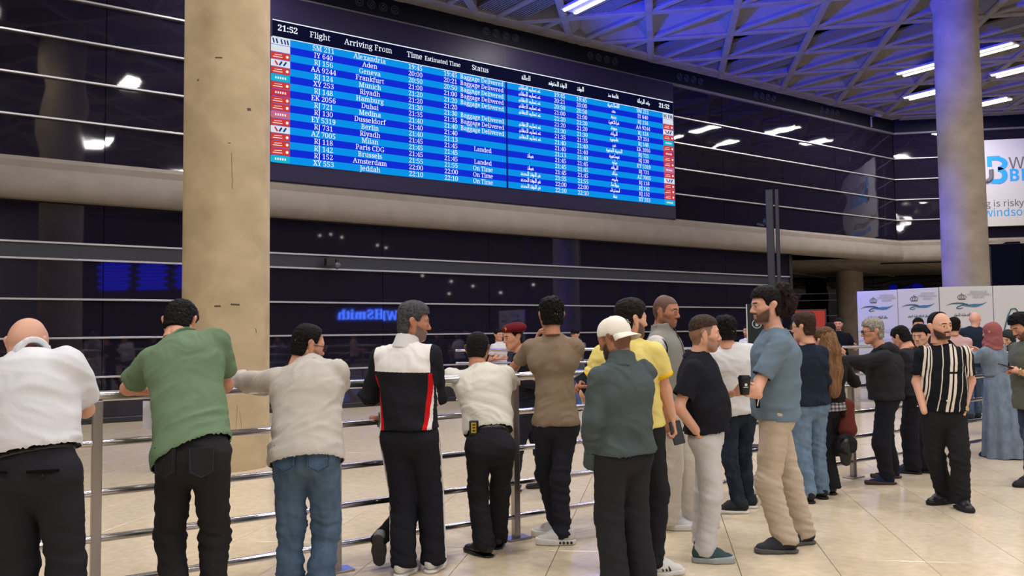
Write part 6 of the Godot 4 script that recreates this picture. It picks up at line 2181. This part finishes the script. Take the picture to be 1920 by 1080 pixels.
func long_hair(i: Dictionary) -> void:
	var x: Transform3D = i.hx
	var nz := FastNoiseLite.new()
	nz.seed = 5
	nz.frequency = 14.0
	var b := [
		[Vector3(0, 0.03, -0.04), Vector3(0, -0.1, -0.075), 0.09, 0.098, 0.03],
		[Vector3(0, -0.1, -0.075), Vector3(0.0, -0.28, -0.10), 0.098, 0.105, 0.03, {"f": Vector3.BACK, "s": 0.72}],
		[Vector3(0, -0.28, -0.10), Vector3(0.01, -0.46, -0.115), 0.105, 0.075, 0.03, {"f": Vector3.BACK, "s": 0.6}],
	]
	var m := nets(b, 0.009)
	fold(m, func(p: Vector3) -> float: return 0.010 * nz.get_noise_3d(p.x * 4.0, p.y * 0.45, p.z * 4.0) + 0.006 * nz.get_noise_3d(p.x * 9.0, p.y * 0.8, p.z * 9.0))
	var hm := cloth(Color(0.45, 0.33, 0.22), 0.55).duplicate()
	hm.albedo_color = Color.WHITE
	hm.albedo_texture = noise_tex(0.02, 3, 4, Color(0.33, 0.22, 0.14), Color(0.60, 0.46, 0.32), 256)
	hm.uv1_scale = Vector3(6, 0.6, 6)
	put("long_hair", mesh_of(m), hm, i.root, x.origin, x.basis)
	# the checked hem of the blouse
	var P: Vector3 = i.P
	var hemm := nets([[P - i.u * 0.02, P + i.u * 0.06, 0.185, 0.165, 0.01, {"f": i.f, "s": 0.75, "ca": true, "cb": true}]], 0.011)
	var cm := StandardMaterial3D.new()
	var im := Image.create(64, 64, false, Image.FORMAT_RGB8)
	for y in 64:
		for xx in 64:
			var k := int(xx / 16) % 2 + int(y / 16) % 2
			im.set_pixel(xx, y, [Color(0.72, 0.70, 0.68), Color(0.42, 0.41, 0.42), Color(0.13, 0.13, 0.15)][k])
	cm.albedo_texture = ImageTexture.create_from_image(im)
	cm.uv1_triplanar = true
	cm.uv1_scale = Vector3.ONE * 14.0
	cm.roughness = 0.9
	put("blouse_hem", mesh_of(hemm), cm, i.root)
func handbag(p: Vector3) -> void:
	var b := thing("handbag", "brown leather handbag with a strap hanging beside the long-haired person", "handbag", p, Basis.from_scale(Vector3(0.8, 0.86, 0.8)))
	var m := nets([[Vector3(-0.03, -0.16, 0), Vector3(0.03, -0.16, 0), 0.075, 0.075, 0.05, {"f": Vector3.BACK, "s": 0.7}], [Vector3(-0.035, 0.1, 0), Vector3(0.03, 0.1, 0), 0.05, 0.05, 0.08, {"f": Vector3.BACK, "s": 0.6}], [Vector3(0, 0.1, 0), Vector3(0, -0.14, 0), 0.075, 0.095, 0.04, {"f": Vector3.BACK, "s": 0.6}]], 0.011)
	var lm := cloth(Color(0.38, 0.18, 0.14), 0.5)
	put("bag", mesh_of(m), lm, b)
	put("strap", tube_mesh([Vector3(-0.05, 0.09, 0.0), Vector3(-0.045, 0.25, 0.02), Vector3(-0.05, 0.44, 0.03), Vector3(-0.03, 0.25, -0.02), Vector3(0.03, 0.1, 0.0)], 0.007, 6), lm, b)
	put("charm", mesh_of(nets([[Vector3(-0.06, 0.06, 0.06), Vector3(-0.055, 0.0, 0.06), 0.018, 0.025, 0.01], [Vector3(-0.04, 0.03, 0.062), Vector3(-0.08, 0.03, 0.062), 0.014, 0.014, 0.01]], 0.008)), cloth(Color(0.12, 0.07, 0.06)), b)
func hood(i: Dictionary) -> void:
	var N: Vector3 = i.N
	var b := [[N + i.u * 0.015 - i.f * 0.05 + i.l * 0.06, N + i.u * 0.015 - i.f * 0.05 - i.l * 0.06, 0.055, 0.055, 0.03], [N - i.u * 0.02 - i.f * 0.075, N - i.u * 0.11 - i.f * 0.10, 0.07, 0.045, 0.04], [N + i.u * 0.02 + i.l * 0.08, N - i.u * 0.01 + i.f * 0.07 + i.l * 0.04, 0.035, 0.028, 0.03], [N + i.u * 0.02 - i.l * 0.08, N - i.u * 0.01 + i.f * 0.07 - i.l * 0.04, 0.035, 0.028, 0.03]]
	var m := nets(b, 0.011)
	fold(m, func(p: Vector3) -> float: return 0.008 * FOLDN.get_noise_3dv(p * 1.6))
	put("hood", mesh_of(m), cloth(Color(0.155, 0.155, 0.165)), i.root)
func shirt_buttons(i: Dictionary) -> void:
	for k in 5:
		var h := 0.03 + k * 0.085
		var out := 0.158 + 0.02 * sin(k * 0.9) - 0.006 * k
		var p: Vector3 = i.P + i.u * h + i.f * out - i.l * 0.03
		put("button", cyl_mesh(0.007, 0.007, 0.012, 12), mat(Color(0.85, 0.83, 0.8), 0.4), i.root, p, Basis(i.l, i.u, i.f) * Basis(Vector3.RIGHT, PI / 2))
func wrist_watch(i: Dictionary, q: String) -> void:
	var a: Vector3 = i.elb[q].lerp(i.wri[q], 0.86)
	var y: Vector3 = (i.wri[q] - i.elb[q]).normalized()
	var b := along(i.elb[q], i.wri[q])
	var ring := []
	for k in 16:
		var w := TAU * k / 16.0
		ring.append(a + b.x * cos(w) * 0.034 + b.z * sin(w) * 0.034)
	var o := put("watch", tube_mesh(ring, 0.007, 6, true), mat(Color(0.72, 0.62, 0.36), 0.3, 0.9), i.root)
	var z := (CB.z - y * CB.z.dot(y)).normalized()
	put("dial", cyl_mesh(0.02, 0.02, 0.009, 20), mat(Color(0.75, 0.68, 0.45), 0.3, 0.7), o, a + z * 0.036, Basis(y.cross(z), y, z) * Basis(Vector3.RIGHT, PI / 2))
func headscarf(i: Dictionary, m: Material) -> void:
	var x: Transform3D = i.hx
	var b := [[Vector3(0, 0.04, -0.02), Vector3(0, 0.036, 0.004), 0.092, 0.088, 0.02], [Vector3(0, -0.01, -0.03), Vector3(0, -0.08, -0.02), 0.09, 0.09, 0.03], [Vector3(0, -0.12, -0.02), Vector3(0, -0.15, -0.01), 0.105, 0.125, 0.04, {"f": Vector3.BACK, "s": 0.85}], [Vector3(0, -0.13, 0.03), Vector3(0, -0.11, 0.05), 0.07, 0.05, 0.03], [Vector3(0, -0.02, 0.085), Vector3(0, -0.03, 0.14), 0.062, 0.07, 0.01, {"sub": true}]]
	var d := nets(b, 0.008, [[Vector3(0, -0.2, 0), Vector3.DOWN]])
	fold(d, func(p: Vector3) -> float: return (0.004 + 0.008 * smoothstep(0.0, -0.15, p.y)) * FOLDN.get_noise_3d(p.x, p.y * 2.4 + p.z, p.z))
	put("headscarf", mesh_of(d), m, i.root, x.origin, x.basis)
func long_skirt(i: Dictionary, m: Material) -> void:
	# pleated cone from waist to the floor
	var st := SurfaceTool.new()
	st.begin(Mesh.PRIMITIVE_TRIANGLES)
	st.set_smooth_group(1)
	var P: Vector3 = i.P
	var top := P.y + 0.16
	var rings := []
	for r in 15:
		var t := r / 14.0
		var ring := []
		for k in 48:
			var w := TAU * k / 48.0
			var rad := lerpf(0.145, 0.27, pow(t, 0.8)) + (0.006 + 0.022 * t) * sin(w * 9.0 + sin(t * 3.0) * 0.8) + 0.01 * t * sin(w * 5.0 + 1.0)
			var c: Vector3 = P + i.f * (-0.02 - 0.06 * t)
			ring.append(Vector3(c.x, lerpf(top, 0.03, t), c.z) + i.l * cos(w) * rad + i.f * sin(w) * rad * 0.85)
		rings.append(ring)
	for r in 14:
		for k in 48:
			quad(st, rings[r][k], rings[r + 1][k], rings[r + 1][(k + 1) % 48], rings[r][(k + 1) % 48], true)
	st.generate_normals()
	put("skirt", st.commit(), m, i.root)
	put("waistband", mesh_of(nets([[P + i.u * 0.135, P + i.u * 0.17, 0.152, 0.152, 0.004, {"f": i.f, "s": 0.85, "ca": true, "cb": true}]], 0.012)), denim(Color(0.34, 0.39, 0.45)), i.root)
